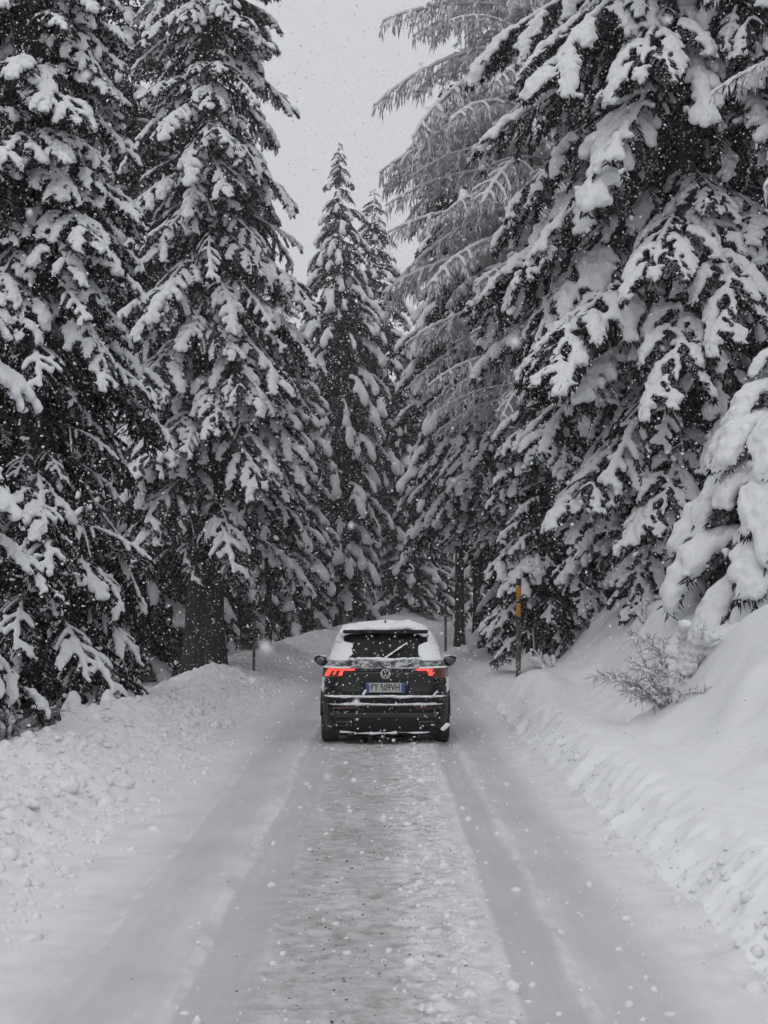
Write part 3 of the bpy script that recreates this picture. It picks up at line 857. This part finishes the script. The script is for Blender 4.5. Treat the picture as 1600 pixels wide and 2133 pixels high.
# ------------------------------------------------------------------ car
CAR_Y = 21.4; CAR_X = 0.02
def car_paint():
    m, nt, b = new_mat("dark_car_paint")
    tc = nd(nt, 'ShaderNodeTexCoord').outputs['Object']
    geo = nd(nt, 'ShaderNodeNewGeometry'); sep = nd(nt, 'ShaderNodeSeparateXYZ'); nt.links.new(geo.outputs['Normal'], sep.inputs[0])
    sp = ramp(nt, noise_n(nt, 24, 5, .8, tc), .585, .64)
    film = ramp(nt, noise_n(nt, 3.2, 6, .7, tc), .45, .75)
    up = math_n(nt, 'ADD', sep.outputs[2], math_n(nt, 'MULTIPLY', math_n(nt, 'SUBTRACT', noise_n(nt, 10, 4, .6, tc), .5), .5))
    upm = ramp(nt, up, .35, .55)
    c = mixc(nt, math_n(nt, 'MULTIPLY', film, .02), (.0055, .0055, .006, 1), (.6, .6, .62, 1))
    c = mixc(nt, math_n(nt, 'MULTIPLY', sp, .55), c, (.62, .63, .65, 1))
    c = mixc(nt, upm, c, (.78, .79, .81, 1))
    nt.links.new(c, b.inputs['Base Color'])
    r = math_n(nt, 'ADD', .42, math_n(nt, 'MULTIPLY', math_n(nt, 'MAXIMUM', sp, upm), .4)); nt.links.new(r, b.inputs['Roughness'])
    b.inputs['Specular IOR Level'].default_value = .1
    return m
M_paint = car_paint()
M_plastic = simple("black_plastic", (.009, .009, .0095), .75)
M_plastic.node_tree.nodes["Principled BSDF"].inputs["Specular IOR Level"].default_value = .2
M_glass = simple("dark_rear_glass", (.004, .0045, .005), .2)
M_glass.node_tree.nodes["Principled BSDF"].inputs["Specular IOR Level"].default_value = .10
M_tyre = simple("tyre_rubber", (.012, .012, .012), .85)
M_rim = simple("alloy_rim", (.30, .30, .31), .4, .8)
M_chrome = simple("chrome", (.62, .62, .63), .35, .7)
M_red = simple("red_lens", (.10, .006, .006), .25, coat=.3)
M_lit = simple("lit_tail_lamp", (.5, .03, .02), .4, emit=(1.0, .065, .04), estr=1.7)
M_plate = simple("plate_white", (.42, .42, .41), .5)
M_blue = simple("plate_blue", (.02, .07, .22), .5)
M_ink = simple("plate_ink", (.012, .012, .012), .6)
M_car_snow = snow_mat("car_snow", (.82, .83, .86), coarse=26, coarse_s=.4, coarse_d=.015)

def frost_mat():
    m, nt, b = new_mat("half_snowed_paint")
    tc = nd(nt, 'ShaderNodeTexCoord').outputs['Object']
    f = ramp(nt, noise_n(nt, 11, 6, .72, tc), .42, .60)
    nt.links.new(mixc(nt, f, (.02, .022, .023, 1), (.52, .53, .55, 1)), b.inputs['Base Color']); b.inputs['Roughness'].default_value = .8
    return m
M_frost = frost_mat()
car = empty('car', (CAR_X, CAR_Y, ground_z(0, CAR_Y+.8)-.015), 'dark snow-dusted SUV driving away with red tail lights lit', 'car')
# z, half width, rear y, front y
CAR_T = np.array([
 (.16, .80, .14, 4.28), (.20, .85, .08, 4.34), (.27, .89, .04, 4.38), (.36, .905, .02, 4.45), (.48, .918, .0, 4.48), (.575, .920, .0, 4.48), (.595, .920, .022, 4.48), (.66, .920, .022, 4.47),
 (.685, .920, .03, 4.46), (.70, .919, .085, 4.45), (.80, .917, .105, 4.42), (.90, .914, .105, 4.36), (.98, .908, .092, 4.28), (1.045, .898, .085, 4.12), (1.085, .882, .10, 3.65),
 (1.13, .850, .150, 3.30), (1.20, .818, .192, 3.12), (1.32, .770, .262, 2.92), (1.44, .722, .330, 2.72), (1.53, .682, .382, 2.52), (1.585, .640, .425, 2.36), (1.62, .585, .50, 2.2), (1.645, .50, .64, 2.0), (1.66, .36, .85, 1.8), (1.667, .16, 1.05, 1.5)])
NEXP = 7.0
def car_w(z): return np.interp(z, CAR_T[:, 0], CAR_T[:, 1])
def car_pt(th, z, off=0.0):
    w = np.interp(z, CAR_T[:, 0], CAR_T[:, 1])+off; yr = np.interp(z, CAR_T[:, 0], CAR_T[:, 2])-off; yf = np.interp(z, CAR_T[:, 0], CAR_T[:, 3])+off
    yc, hy = (yr+yf)/2, (yf-yr)/2
    s, c = np.sin(th), np.cos(th)
    return np.stack([w*np.sign(s)*np.abs(s)**(2/NEXP), yc-hy*np.sign(c)*np.abs(c)**(2/NEXP), z+0*th], -1)
def th_of(x, z):
    w = car_w(z); q = np.clip(np.abs(x)/w, 0, 1)
    return np.sign(x)*np.arcsin(q**(NEXP/2))
def body_mesh():
    base = CAR_T[:, 0]
    zz = np.unique(np.concatenate([base, np.linspace(.16, 1.66, 50)]))
    # even spacing in x along the rear, then round the sides
    q = np.concatenate([np.linspace(0, .93, 12), [.965, .985, 1.0]]); a = np.arcsin(q**(NEXP/2))
    qs = np.concatenate([np.linspace(.97, 0, 14)]); b = pi/2+np.arccos(np.clip(qs, 0, 1)**(NEXP/2))*1.0
    half = np.concatenate([a, pi/2+np.array([.0003, .01, .05, .15, .35, .7, 1.0, 1.25, 1.4, 1.5]), [pi]])
    th = np.concatenate([-half[::-1][:-1], half[1:-1], ]) if False else np.concatenate([half, -half[1:-1][::-1]])
    n = len(th); V = np.concatenate([car_pt(th, np.full(n, z)) for z in zz])
    i = np.arange(len(zz)-1)[:, None]*n; j = np.arange(n)[None, :]; j2 = (j+1) % n
    F = np.stack([i+j, i+j2, i+n+j2, i+n+j], -1).reshape(-1, 4); F = np.concatenate([F[:, [0,1,2]], F[:, [0,2,3]]])
    V = np.concatenate([V, [[0, 2.2, .16], [0, 1.3, 1.668]]]); k = np.arange(n); k2 = (k+1) % n; m = (len(zz)-1)*n
    F = np.concatenate([F, np.stack([np.full(n, len(V)-2), k2, k], -1), np.stack([np.full(n, len(V)-1), m+k, m+k2], -1)])
    return mesh_np("car_body", V, F, M_paint)
body = obj('body', body_mesh(), car)

def shell(name, rows, mat, off=.006, nx=18, nz=10, parent=car, ragged=0.0, seed=0, side=None, smooth=True, thick=None):
    """a panel that follows the bodywork: rows of (z, x_left, x_right); side adds (angle) beyond the corner"""
    rows = sorted(rows); zs = np.linspace(rows[0][0], rows[-1][0], nz)
    zr = [r[0] for r in rows]; xl = np.interp(zs, zr, [r[1] for r in rows]); xr = np.interp(zs, zr, [r[2] for r in rows])
    if ragged:
        xl = xl + ragged*fbm(zs*14, zs*0+seed, 7+seed, 3); xr = xr + ragged*fbm(zs*14, zs*0+seed+9, 8+seed, 3)
    V = []
    for o in (off, -.012):
        for k, z in enumerate(zs):
            f = np.linspace(0, 1, nx)
            xs = xl[k]+(xr[k]-xl[k])*f
            # past +-w the panel turns round the corner on to the flank: 1 unit of x beyond w = 1 m of flank
            w = car_w(z); th = th_of(xs, np.full(nx, z)); P = car_pt(th, np.full(nx, z), o)
            ov = np.abs(xs)-w
            if np.any(ov > 0):
                m_ = ov > 0; yc = (np.interp(z, CAR_T[:, 0], CAR_T[:, 2])+np.interp(z, CAR_T[:, 0], CAR_T[:, 3]))/2; hy = yc-np.interp(z, CAR_T[:, 0], CAR_T[:, 2])
                y = np.interp(z, CAR_T[:, 0], CAR_T[:, 2])+.25+ov
                q = np.clip(np.abs(y-yc)/hy, 0, 1); xx = (1-q**NEXP)**(1/NEXP)
                P[m_, 0] = (np.sign(xs)*(w*xx+o))[m_]; P[m_, 1] = y[m_]
            if o > 0 and ragged:
                P[:, 1] -= .012*np.maximum(fbm(xs*9, np.full(nx, z*9), 40+seed, 3), -.4)
                zj = .5*ragged*fbm(xs*12, np.full(nx, seed*1.0), 60+seed, 3)*(1 if k in (0, nz-1) else 0); P[:, 2] += zj
            V.append(P)
    V = np.concatenate(V); n = nx; N = nx*nz
    i = np.arange(nz-1)[:, None]*n; j = np.arange(n-1)[None, :]
    F = np.stack([i+j, i+j+1, i+n+j+1, i+n+j], -1).reshape(-1, 4)
    rim = list(range(n)) + [k*n+n-1 for k in range(1, nz)] + [(nz-1)*n+k for k in range(n-2, -1, -1)] + [k*n for k in range(nz-2, 0, -1)]
    rim = np.array(rim); r2 = np.roll(rim, -1)
    Fr = np.stack([rim, rim+N, r2+N, r2], -1)
    return obj(name, mesh_np(name, V, np.concatenate([F, Fr]), mat, smooth), parent)

def tilt_box(x0, x1, y0, y1, z0, z1, bev=.01):
    import bmesh
    bm = bmesh.new(); bmesh.ops.create_cube(bm, size=1)
    for v in bm.verts: v.co = Vector(((x0+x1)/2+v.co.x*(x1-x0), (y0+y1)/2+v.co.y*(y1-y0), (z0+z1)/2+v.co.z*(z1-z0)))
    if bev: bmesh.ops.bevel(bm, geom=bm.edges[:], offset=bev, segments=2, affect='EDGES', profile=.5)
    me = bpy.data.meshes.new("box"); bm.to_mesh(me); bm.free(); return me
def boxp(name, mat, *a, parent=car, **k):
    me = tilt_box(*a, **k); me.materials.append(mat); return obj(name, me, parent)

# glazing
shell('rear_window', [(1.20, -.70, .70), (1.40, -.655, .655), (1.565, -.60, .60)], M_glass, .004, 20, 12)
for sg in (-1, 1):
    w_rows = []
    for z in (1.13, 1.3, 1.5):
        w = car_w(z); a, b = w+.35, w+1.9-.9*(z-1.13)
        w_rows.append((z, sg*a, sg*b) if sg > 0 else (z, -b, -a))
    shell('side_window', w_rows, M_glass, .004, 14, 8)
# spoiler lip over the window
sp = boxp('spoiler', M_plastic, -.60, .60, .285, .62, 1.560, 1.612, bev=.018)
boxp('brake_lamp', M_plastic, -.16, .16, .276, .30, 1.575, 1.598, parent=sp, bev=.004)
# tailgate and bumper pieces
shell('tailgate_panel', [(.735, -.62, .62), (.76, -.66, .66), (1.02, -.68, .68), (1.03, -.68, .68)], simple('tailgate_paint', (.006, .007, .007), .5), .004, 22, 10)
boxp('plate_recess', M_plastic, -.34, .34, .088, .12, .725, .905, bev=.008)
boxp('bumper_step', M_plastic, -.74, .74, .012, .10, .640, .668, bev=.01)
shell('bumper_trim', [(.40, -.70, .70), (.47, -.72, .72)], simple("dark_grey_trim", (.02, .021, .022), .6), .010, 22, 4)
shell('diffuser', [(.215, -.64, .64), (.30, -.70, .70), (.385, -.72, .72)], M_plastic, .008, 22, 6)
for sg in (-1, 1):
    a, b = sorted((sg*.46, sg*.73)); shell('exhaust_trim', [(.285, a+.02*(sg < 0), b-.02*(sg > 0)), (.352, a+.06*(sg > 0)*0, b-.07*(sg > 0))] if sg > 0 else [(.285, -.73, -.46), (.352, -.66, -.46)], simple('dark_chrome', (.10, .10, .105), .4, .6), .012, 10, 4)
    e = shell('exhaust_cutout', [(.295, .475, .70), (.344, .475, .65)] if sg > 0 else [(.295, -.70, -.475), (.344, -.65, -.475)], M_plastic, .016, 10, 4)
    a, b = sorted((sg*.40, sg*.72)); shell('reflector', [(.520, a, b), (.552, a, b)], simple('dark_reflector', (.03, .003, .003), .4), .007, 10, 3)
# tail lights
L1 = shell('tail_light', [(.945, -.905, -.66), (.99, -.905, -.62), (1.03, -.897, -.44), (1.083, -.88, -.41)], M_red, .012, 14, 10)
L2 = shell('tail_light', [(.945, .66, .905), (.99, .62, .905), (1.03, .44, .897), (1.083, .41, .88)], M_red, .012, 14, 10)
def lamp(rows, parent): shell('light_strip', rows, M_lit, .020, 8, 5, parent=parent)
lamp([(1.054, -.80, -.425), (1.074, -.78, -.42)], L1)
lamp([(.968, -.838, -.785), (1.050, -.80, -.735)], L1)
lamp([(.990, -.72, -.70), (1.050, -.69, -.665)], L1)
lamp([(.980, -.645, -.605), (1.050, -.615, -.575)], L1)
lamp([(1.054, .425, .645), (1.074, .42, .645)], L2)
lamp([(.980, .60, .645), (1.050, .575, .635)], L2)
# plate
pl = boxp('license_plate', M_plate, -.275, .275, .070, .086, .748, .882, bev=.006)
pf = boxp('plate_frame', M_plastic, -.285, .285, .074, .0875, .738, .892, parent=pl, bev=.005)
for sg in (-1, 1): boxp('blue_band', M_blue, sg*.248-.026, sg*.248+.026, .0665, .075, .752, .878, parent=pl, bev=.0)
def text(s, size, x, z, y, parent, mat, sx=1.0):
    cu = bpy.data.curves.new("lettering", 'FONT'); cu.body = s; cu.size = size; cu.align_x = 'CENTER'; cu.align_y = 'CENTER'; cu.extrude = .0015; cu.offset = .0022
    t = bpy.data.objects.new("lettering_t", cu); col.objects.link(t)
    me = bpy.data.meshes.new_from_object(t.evaluated_get(bpy.context.evaluated_depsgraph_get())); bpy.data.objects.remove(t)
    me.materials.clear(); me.materials.append(mat)
    o = obj('lettering', me, parent); o.location = (x, y, z); o.rotation_euler = (R(90), 0, 0); o.scale = (sx, 1, 1)
text("FY 509VH", .132, 0, .815, .0675, pl, M_ink, .74)
# emblem: ring with a V above a W
def stroke(a, b, wd=.014, y=.062):
    a = np.array([a[0], y, a[1]]); b = np.array([b[0], y, b[1]]); return tube([a, b], [wd*.5, wd*.5], 6)
G = Geo(); th = np.linspace(0, 2*pi, 33); rr_ = .064
G.add(*tube(np.stack([rr_*np.cos(th), np.full(33, .066), rr_*np.sin(th)], -1), .008, 6))
for a, b in (((-.026, .056), (0, .008)), ((0, .008), (.026, .056)), ((-.057, .028), (-.024, -.054)), ((-.024, -.054), (0, -.006)), ((0, -.006), (.024, -.054)), ((.024, -.054), (.057, .028))):
    G.add(*stroke(a, b))
em = obj('emblem', G.mesh("emblem", M_chrome), car); em.location = (0, .0, 1.005)
# rear wiper, parked across the glass at an angle
def rear_pt(x, z, off): return car_pt(th_of(np.array([x]), np.array([z])), np.array([z]), off)[0]
wp = [rear_pt(x, z, .03) for x, z in ((-.015, 1.215), (.08, 1.275), (.18, 1.345), (.29, 1.435))]
wip = obj('wiper', mesh_np("wiper", *tube(wp, [.014, .011, .009, .007], 6), M_plastic), car)
C = []; rr = []
for k in range(26):
    f = k/25; p = rear_pt(-.01+.29*f, 1.222+.205*f, .045); C.append(p); rr.append(.016*rng.uniform(.6, 1.15)*(1 if k % 9 else .6))
obj('snow_load', voxel_mesh("wiper_snow", C, rr, .007, M_car_snow), wip)
# mirrors
for sg in (-1, 1):
    v, f = ICO2; vv = v.copy(); vv[:, 0] *= .115; vv[:, 1] *= .085; vv[:, 2] *= .085; vv[:, 2] += .03*vv[:, 0]/.1*sg
    vv[:, 1] = np.maximum(vv[:, 1], -.055)
    mo = obj('mirror', mesh_np("mirror", vv, f, M_plastic), car); mo.location = (sg*1.00, 2.72, 1.085)
    obj('stalk', mesh_np("stalk", *tube([[-sg*.06, .02, -.04], [-sg*.19, .05, -.05]], [.03, .035], 8), M_plastic), mo)
    v2 = v.copy(); v2[:, 0] *= .092; v2[:, 1] *= .006; v2[:, 2] *= .062; v2[:, 1] -= .058
    obj('mirror_glass', mesh_np("mirror_glass", v2, f, simple("mirror_glass", (.10, .10, .11), .08, .9)), mo)
    C = np.array([[sg*x, -.01, .07-.25*x*x] for x in np.linspace(-.07, .08, 8)]); obj('snow_load', voxel_mesh("mirror_snow", C, np.full(8, .022), .008, M_car_snow), mo)
# wheels
def wheel_mesh():
    prof = np.array([(-.115, .245), (-.118, .30), (-.105, .340), (-.075, .352), (0, .355), (.075, .352), (.105, .340), (.118, .30), (.115, .245)])
    n = 40; th = np.linspace(0, 2*pi, n, endpoint=False)
    V = np.concatenate([np.stack([np.full(n, p[0]), p[1]*np.cos(th), p[1]*np.sin(th)], -1) for p in prof])
    V[:, 1:] *= (1+.006*np.sign(np.sin(np.tile(th, len(prof))*24)))[:, None]
    i = np.arange(len(prof))[:, None]*n; i2 = np.roll(i, -1, 0); j = np.arange(n)[None, :]; j2 = (j+1) % n
    return mesh_np("tyre", V, np.stack([i+j, i+j2, i2+j2, i2+j], -1).reshape(-1, 4), M_tyre)
def rim_mesh():
    G = Geo(); n = 30; th = np.linspace(0, 2*pi, n+1)
    for x in (-.09, .09): G.add(*tube(np.stack([np.full(n+1, x), .240*np.cos(th), .240*np.sin(th)], -1), .016, 6))
    G.add(*tube([[-.11, 0, 0], [.11, 0, 0]], [.06, .06], 14))
    for q in range(5):
        a = q*2*pi/5
        for da in (-.12, .12): G.add(*tube([[.095, .03*cos(a), .03*sin(a)], [.085, .235*cos(a+da), .235*sin(a+da)]], [.02, .017], 6))
    G.add(*tube([[-.06, 0, 0], [-.05, 0, 0]], [.235, .235], 24))
    return G.mesh("rim", M_rim)
WM, RM = wheel_mesh(), rim_mesh()
for sg in (-1, 1):
    for yy in (.86, 3.54):
        wh = obj('wheel', WM, car); wh.location = (sg*.795, yy, .352); wh.rotation_euler = (0, 0, 0 if sg > 0 else pi)
        obj('rim', RM, wh)
        a = np.linspace(.12, pi-.12, 18)
        arch = np.stack([np.full(18, sg*.897), yy+.405*np.cos(a), .352+.405*np.sin(a)], -1)
        obj('arch_trim', mesh_np("arch_trim", *tube(arch, .026, 8), M_plastic), car)
boxp('underbody', M_plastic, -.66, .66, .35, 4.1, .13, .24, bev=.02)
G = Geo(); G.add(*tube([[-.68, .86, .31], [.68, .86, .31]], [.05, .05], 10)); obj('axle', G.mesh("axle", M_plastic), car)
G = Geo(); G.add(*tube([[-.45, .42, .18], [.45, .42, .18]], [.075, .075], 14)); obj('silencer', G.mesh("silencer", M_plastic), car)
# fin antenna
G = Geo(); G.add(*tube([[0, .80, 1.65], [0, .72, 1.70], [0, .70, 1.745]], [.03, .018, .006], 8)); obj('antenna', G.mesh("antenna", M_plastic), car)

# snow lying on the car
def balls(name, pts, vox=.012, rough=.006, squash=.85, rs=18):
    a = np.array(pts); obj(name, voxel_mesh(name, a[:, :3], a[:, 3], vox, M_car_snow, squash=squash, rough=rough, rscale=rs), car)
pts = []
g = np.random.default_rng(77)
for x in np.arange(-.60, .605, .055):
    for y in np.arange(.36, 2.3, .09):
        zt = 1.668-.085*(abs(x)/.62)**3.2 - .035*max(0, (.62-y))/.25 - .10*max(0, y-1.7)**1.5
        e = fbm(np.array([x*3.2]), np.array([y*3]), 14, 3)[0]
        t = .040+.040*e + .045*math.exp(-((x-.32)/.12)**2)*math.exp(-((y-.45)/.3)**2)
        if abs(x) < .04 and y < .9: t -= .012
        pts.append((x, y, zt+t-.045, .062*g.uniform(.92, 1.08)))
balls('roof_snow', pts, .020, .009, .9, 13)
shell('pillar_snow', [(1.185, -1.55, -.50), (1.26, -1.6, -.485), (1.40, -1.5, -.45), (1.435, -1.3, -.46), (1.45, -1.25, -.60), (1.54, -1.2, -.60), (1.575, -1.1, -.605)], M_car_snow, .016, 30, 22, ragged=.035, seed=1)
shell('pillar_snow', [(1.185, .50, 1.55), (1.26, .475, 1.6), (1.38, .455, 1.5), (1.42, .50, 1.3), (1.45, .60, 1.25), (1.54, .61, 1.2), (1.575, .605, 1.1)], M_car_snow, .016, 30, 22, ragged=.035, seed=2)
shell('window_ledge_snow', [(1.088, -.80, .80), (1.13, -.95, .95), (1.20, -.99, .99)], M_frost, .008, 60, 8, ragged=.03, seed=3)
for sg in (-1, 1):
    w = .9
    shell('lamp_snow', [(1.082, -.88, -.50), (1.104, -.90, -.46)] if sg < 0 else [(1.082, .46, .88), (1.104, .46, .90)], M_car_snow, .026, 16, 4, ragged=.01, seed=5+sg)
    shell('flank_snow', [(.74, sg*1.0, sg*1.45)[0:1]+tuple(sorted((sg*.885, sg*1.5))), (.86,)+tuple(sorted((sg*.90, sg*1.9))), (1.0,)+tuple(sorted((sg*.905, sg*2.4)))], M_car_snow, .007, 26, 10, ragged=.05, seed=11+sg)
pts = []
for k in range(70):
    f = k/69; x = -.50+1.0*f
    if g.random() < .75 or abs(x) < .15: pts.append((x, rear_pt(x, 1.205, .012)[1], 1.205+.010*math.sin(9*f)+g.normal(0, .004), .014+.010*g.random()+.018*math.exp(-((x+.05)/.09)**2)))
balls('sill_snow', pts, .009, .004)
def ledge(z, x0, x1, y, r, seed, name='ledge_snow', wob=.006):
    g2_ = np.random.default_rng(seed); p = []
    n = int((x1-x0)/.018)
    for k in range(n):
        x = x0+(x1-x0)*k/(n-1); q = .35+1.05*vnoise(np.array([x*7.0]), np.array([seed*1.3]), seed)[0]
        p.append((x, y+rear_pt(x, max(z, .21), 0)[1], z+wob*math.sin(x*7+seed)+.010*(vnoise(np.array([x*11.0]), np.array([seed*2.3]), 5)[0]-.5), r*q))
    balls(name, p, .0085, .004)
ledge(.695, -.70, .69, -.03, .021, 3, wob=.006)
ledge(.592, -.72, .70, -.008, .016, 4, wob=.004)
ledge(.19, -.62, .14, -.005, .024, 6, wob=.010); ledge(.20, .18, .60, -.005, .018, 8, wob=.008)
balls('clump_snow', [(.80+.02*k, .06, .245+.018*k, .035) for k in range(4)] + [(-.31+.01*k, .06, .715+.02*k, .02) for k in range(4)] + [(.66+.02*k, .05, .70+.022*k, .018) for k in range(4)], .009)

# ------------------------------------------------------------------ loose snow and grit
def scatter(name, n, fu, fs, size, mat, seed, label, cat, sub=ICO1, sink=.25, flat=.8):
    g = np.random.default_rng(seed); u = fu(g, n); s = fs(g, n)
    z = height(u, s); X = u+cx(s); r = size(g, n)
    tv, tf = sub
    sc = r[:, None, None]*(1+g.uniform(-.35, .35, (n, 1, 3)))*np.array([1, 1, flat])
    a = g.uniform(0, 6.28, n); ca, sa = np.cos(a)[:, None], np.sin(a)[:, None]
    v = tv[None]*sc*(1+g.uniform(-.24, .24, (n, len(tv), 1)))
    v = np.stack([v[..., 0]*ca-v[..., 1]*sa, v[..., 0]*sa+v[..., 1]*ca, v[..., 2]], -1)
    v += np.stack([X, s, z+r*flat*(1-2*sink)*.6], -1)[:, None, :]
    f = (np.arange(n)[:, None, None]*len(tv)+tf[None]).reshape(-1, 3)
    o = obj(name, mesh_np(name, v.reshape(-1, 3), f, mat)); tag(o, label, cat, kind='stuff'); return o
near = lambda lo, hi: (lambda g, n: lo+(hi-lo)*g.random(n)**1.5)
scatter('snow_clods', 3600, lambda g, n: -g.triangular(2.0, 3.0, 4.5, n), near(8, 45), lambda g, n: np.clip(g.lognormal(-3.75, .55, n), .010, .10), M_snow_bank, 1, 'broken lumps of ploughed snow on the left bank', 'snow', sink=.5)
scatter('snow_clods', 350, lambda g, n: g.normal(2.12, .12, n), near(8, 34), lambda g, n: np.clip(g.lognormal(-3.9, .5, n), .010, .07), M_snow_bank, 2, 'broken snow lumps along the foot of the right bank', 'snow', sink=.5)
scatter('snow_crumbs', 1500, lambda g, n: np.where(g.random(n) < .55, g.normal(.38, .16, n), g.uniform(-1.2, 1.9, n)), near(6.5, 24), lambda g, n: np.clip(g.lognormal(-4.5, .6, n), .005, .05), M_snow_bank, 3, 'small crumbs of snow scattered over the road', 'snow', sink=.4)
M_grit = simple("road_grit", (.10, .075, .055), .9)
scatter('road_grit', 1500, lambda g, n: g.normal(-.12, .30, n), near(6.5, 22), lambda g, n: np.clip(g.lognormal(-5.7, .55, n), .002, .013), M_grit, 4, 'brown grit strewn along the crown of the road', 'grit', sink=.3, flat=.6)

# ------------------------------------------------------------------ falling snow
def snowfall():
    g = np.random.default_rng(99)
    Y = []; N = 0
    n = 150000
    y = 3.2+(58-3.2)*g.random(n)**0.66
    x = g.uniform(-1, 1, n)*(2.0+.30*y)
    z = g.uniform(0.05, 1, n)**1.0*(3.2+.46*y)
    keep = ~((np.abs(x-CAR_X) < 1.1) & (y > CAR_Y-.15) & (y < CAR_Y+4.6) & (z < 1.8))
    zg = height(x-cx(y), y); keep &= z > zg+.03
    x, y, z = x[keep], y[keep], z[keep]; n = len(x)
    r = np.clip(g.lognormal(-5.33, .38, n), .0022, .012)*np.clip(y/14, .42, 1)
    # a handful of flakes close to the lens
    k = 70
    yn = g.uniform(1.1, 3.6, k); xn = g.uniform(-1, 1, k)*.34*yn; zn = 2+g.uniform(-.18, .45, k)*yn; rn = g.uniform(.002, .0055, k)
    x, y, z, r = (np.concatenate(q) for q in ((x, xn), (y, yn), (z, zn), (r, rn))); n = len(x)
    tv = np.array([(1, 1, 1), (-1, -1, 1), (-1, 1, -1), (1, -1, -1)], float)*.85
    tf = np.array([(0, 2, 1), (0, 1, 3), (0, 3, 2), (1, 2, 3)])
    v = tv[None]*r[:, None, None]*(1+g.uniform(-.4, .4, (n, 4, 3))) + g.normal(0, .25, (n, 4, 3))*r[:, None, None]
    v += np.stack([x, y, z], -1)[:, None, :]
    f = (np.arange(n)[:, None, None]*4+tf[None]).reshape(-1, 3)
    o = obj('falling_snow', mesh_np('falling_snow', v.reshape(-1, 3), f, M_flake))
    tag(o, 'snowflakes falling through the air', 'snowfall', kind='stuff')
snowfall()

# ------------------------------------------------------------------ air thick with snow
m = bpy.data.materials.new("snowy_air"); m.use_nodes = True; nt = m.node_tree; nt.nodes.clear()
ot = nd(nt, 'ShaderNodeOutputMaterial'); pv = nd(nt, 'ShaderNodeVolumePrincipled')
pv.inputs['Color'].default_value = (.92, .93, .95, 1); pv.inputs['Density'].default_value = .0013; pv.inputs['Anisotropy'].default_value = 0.1
nt.links.new(pv.outputs[0], ot.inputs['Volume'])
me = tilt_box(-75, 75, -14, 175, -3.0, 44, bev=0); me.materials.append(m)
hz = obj('haze', me); tag(hz, 'pale snowy air between the trees', 'haze', kind='stuff')
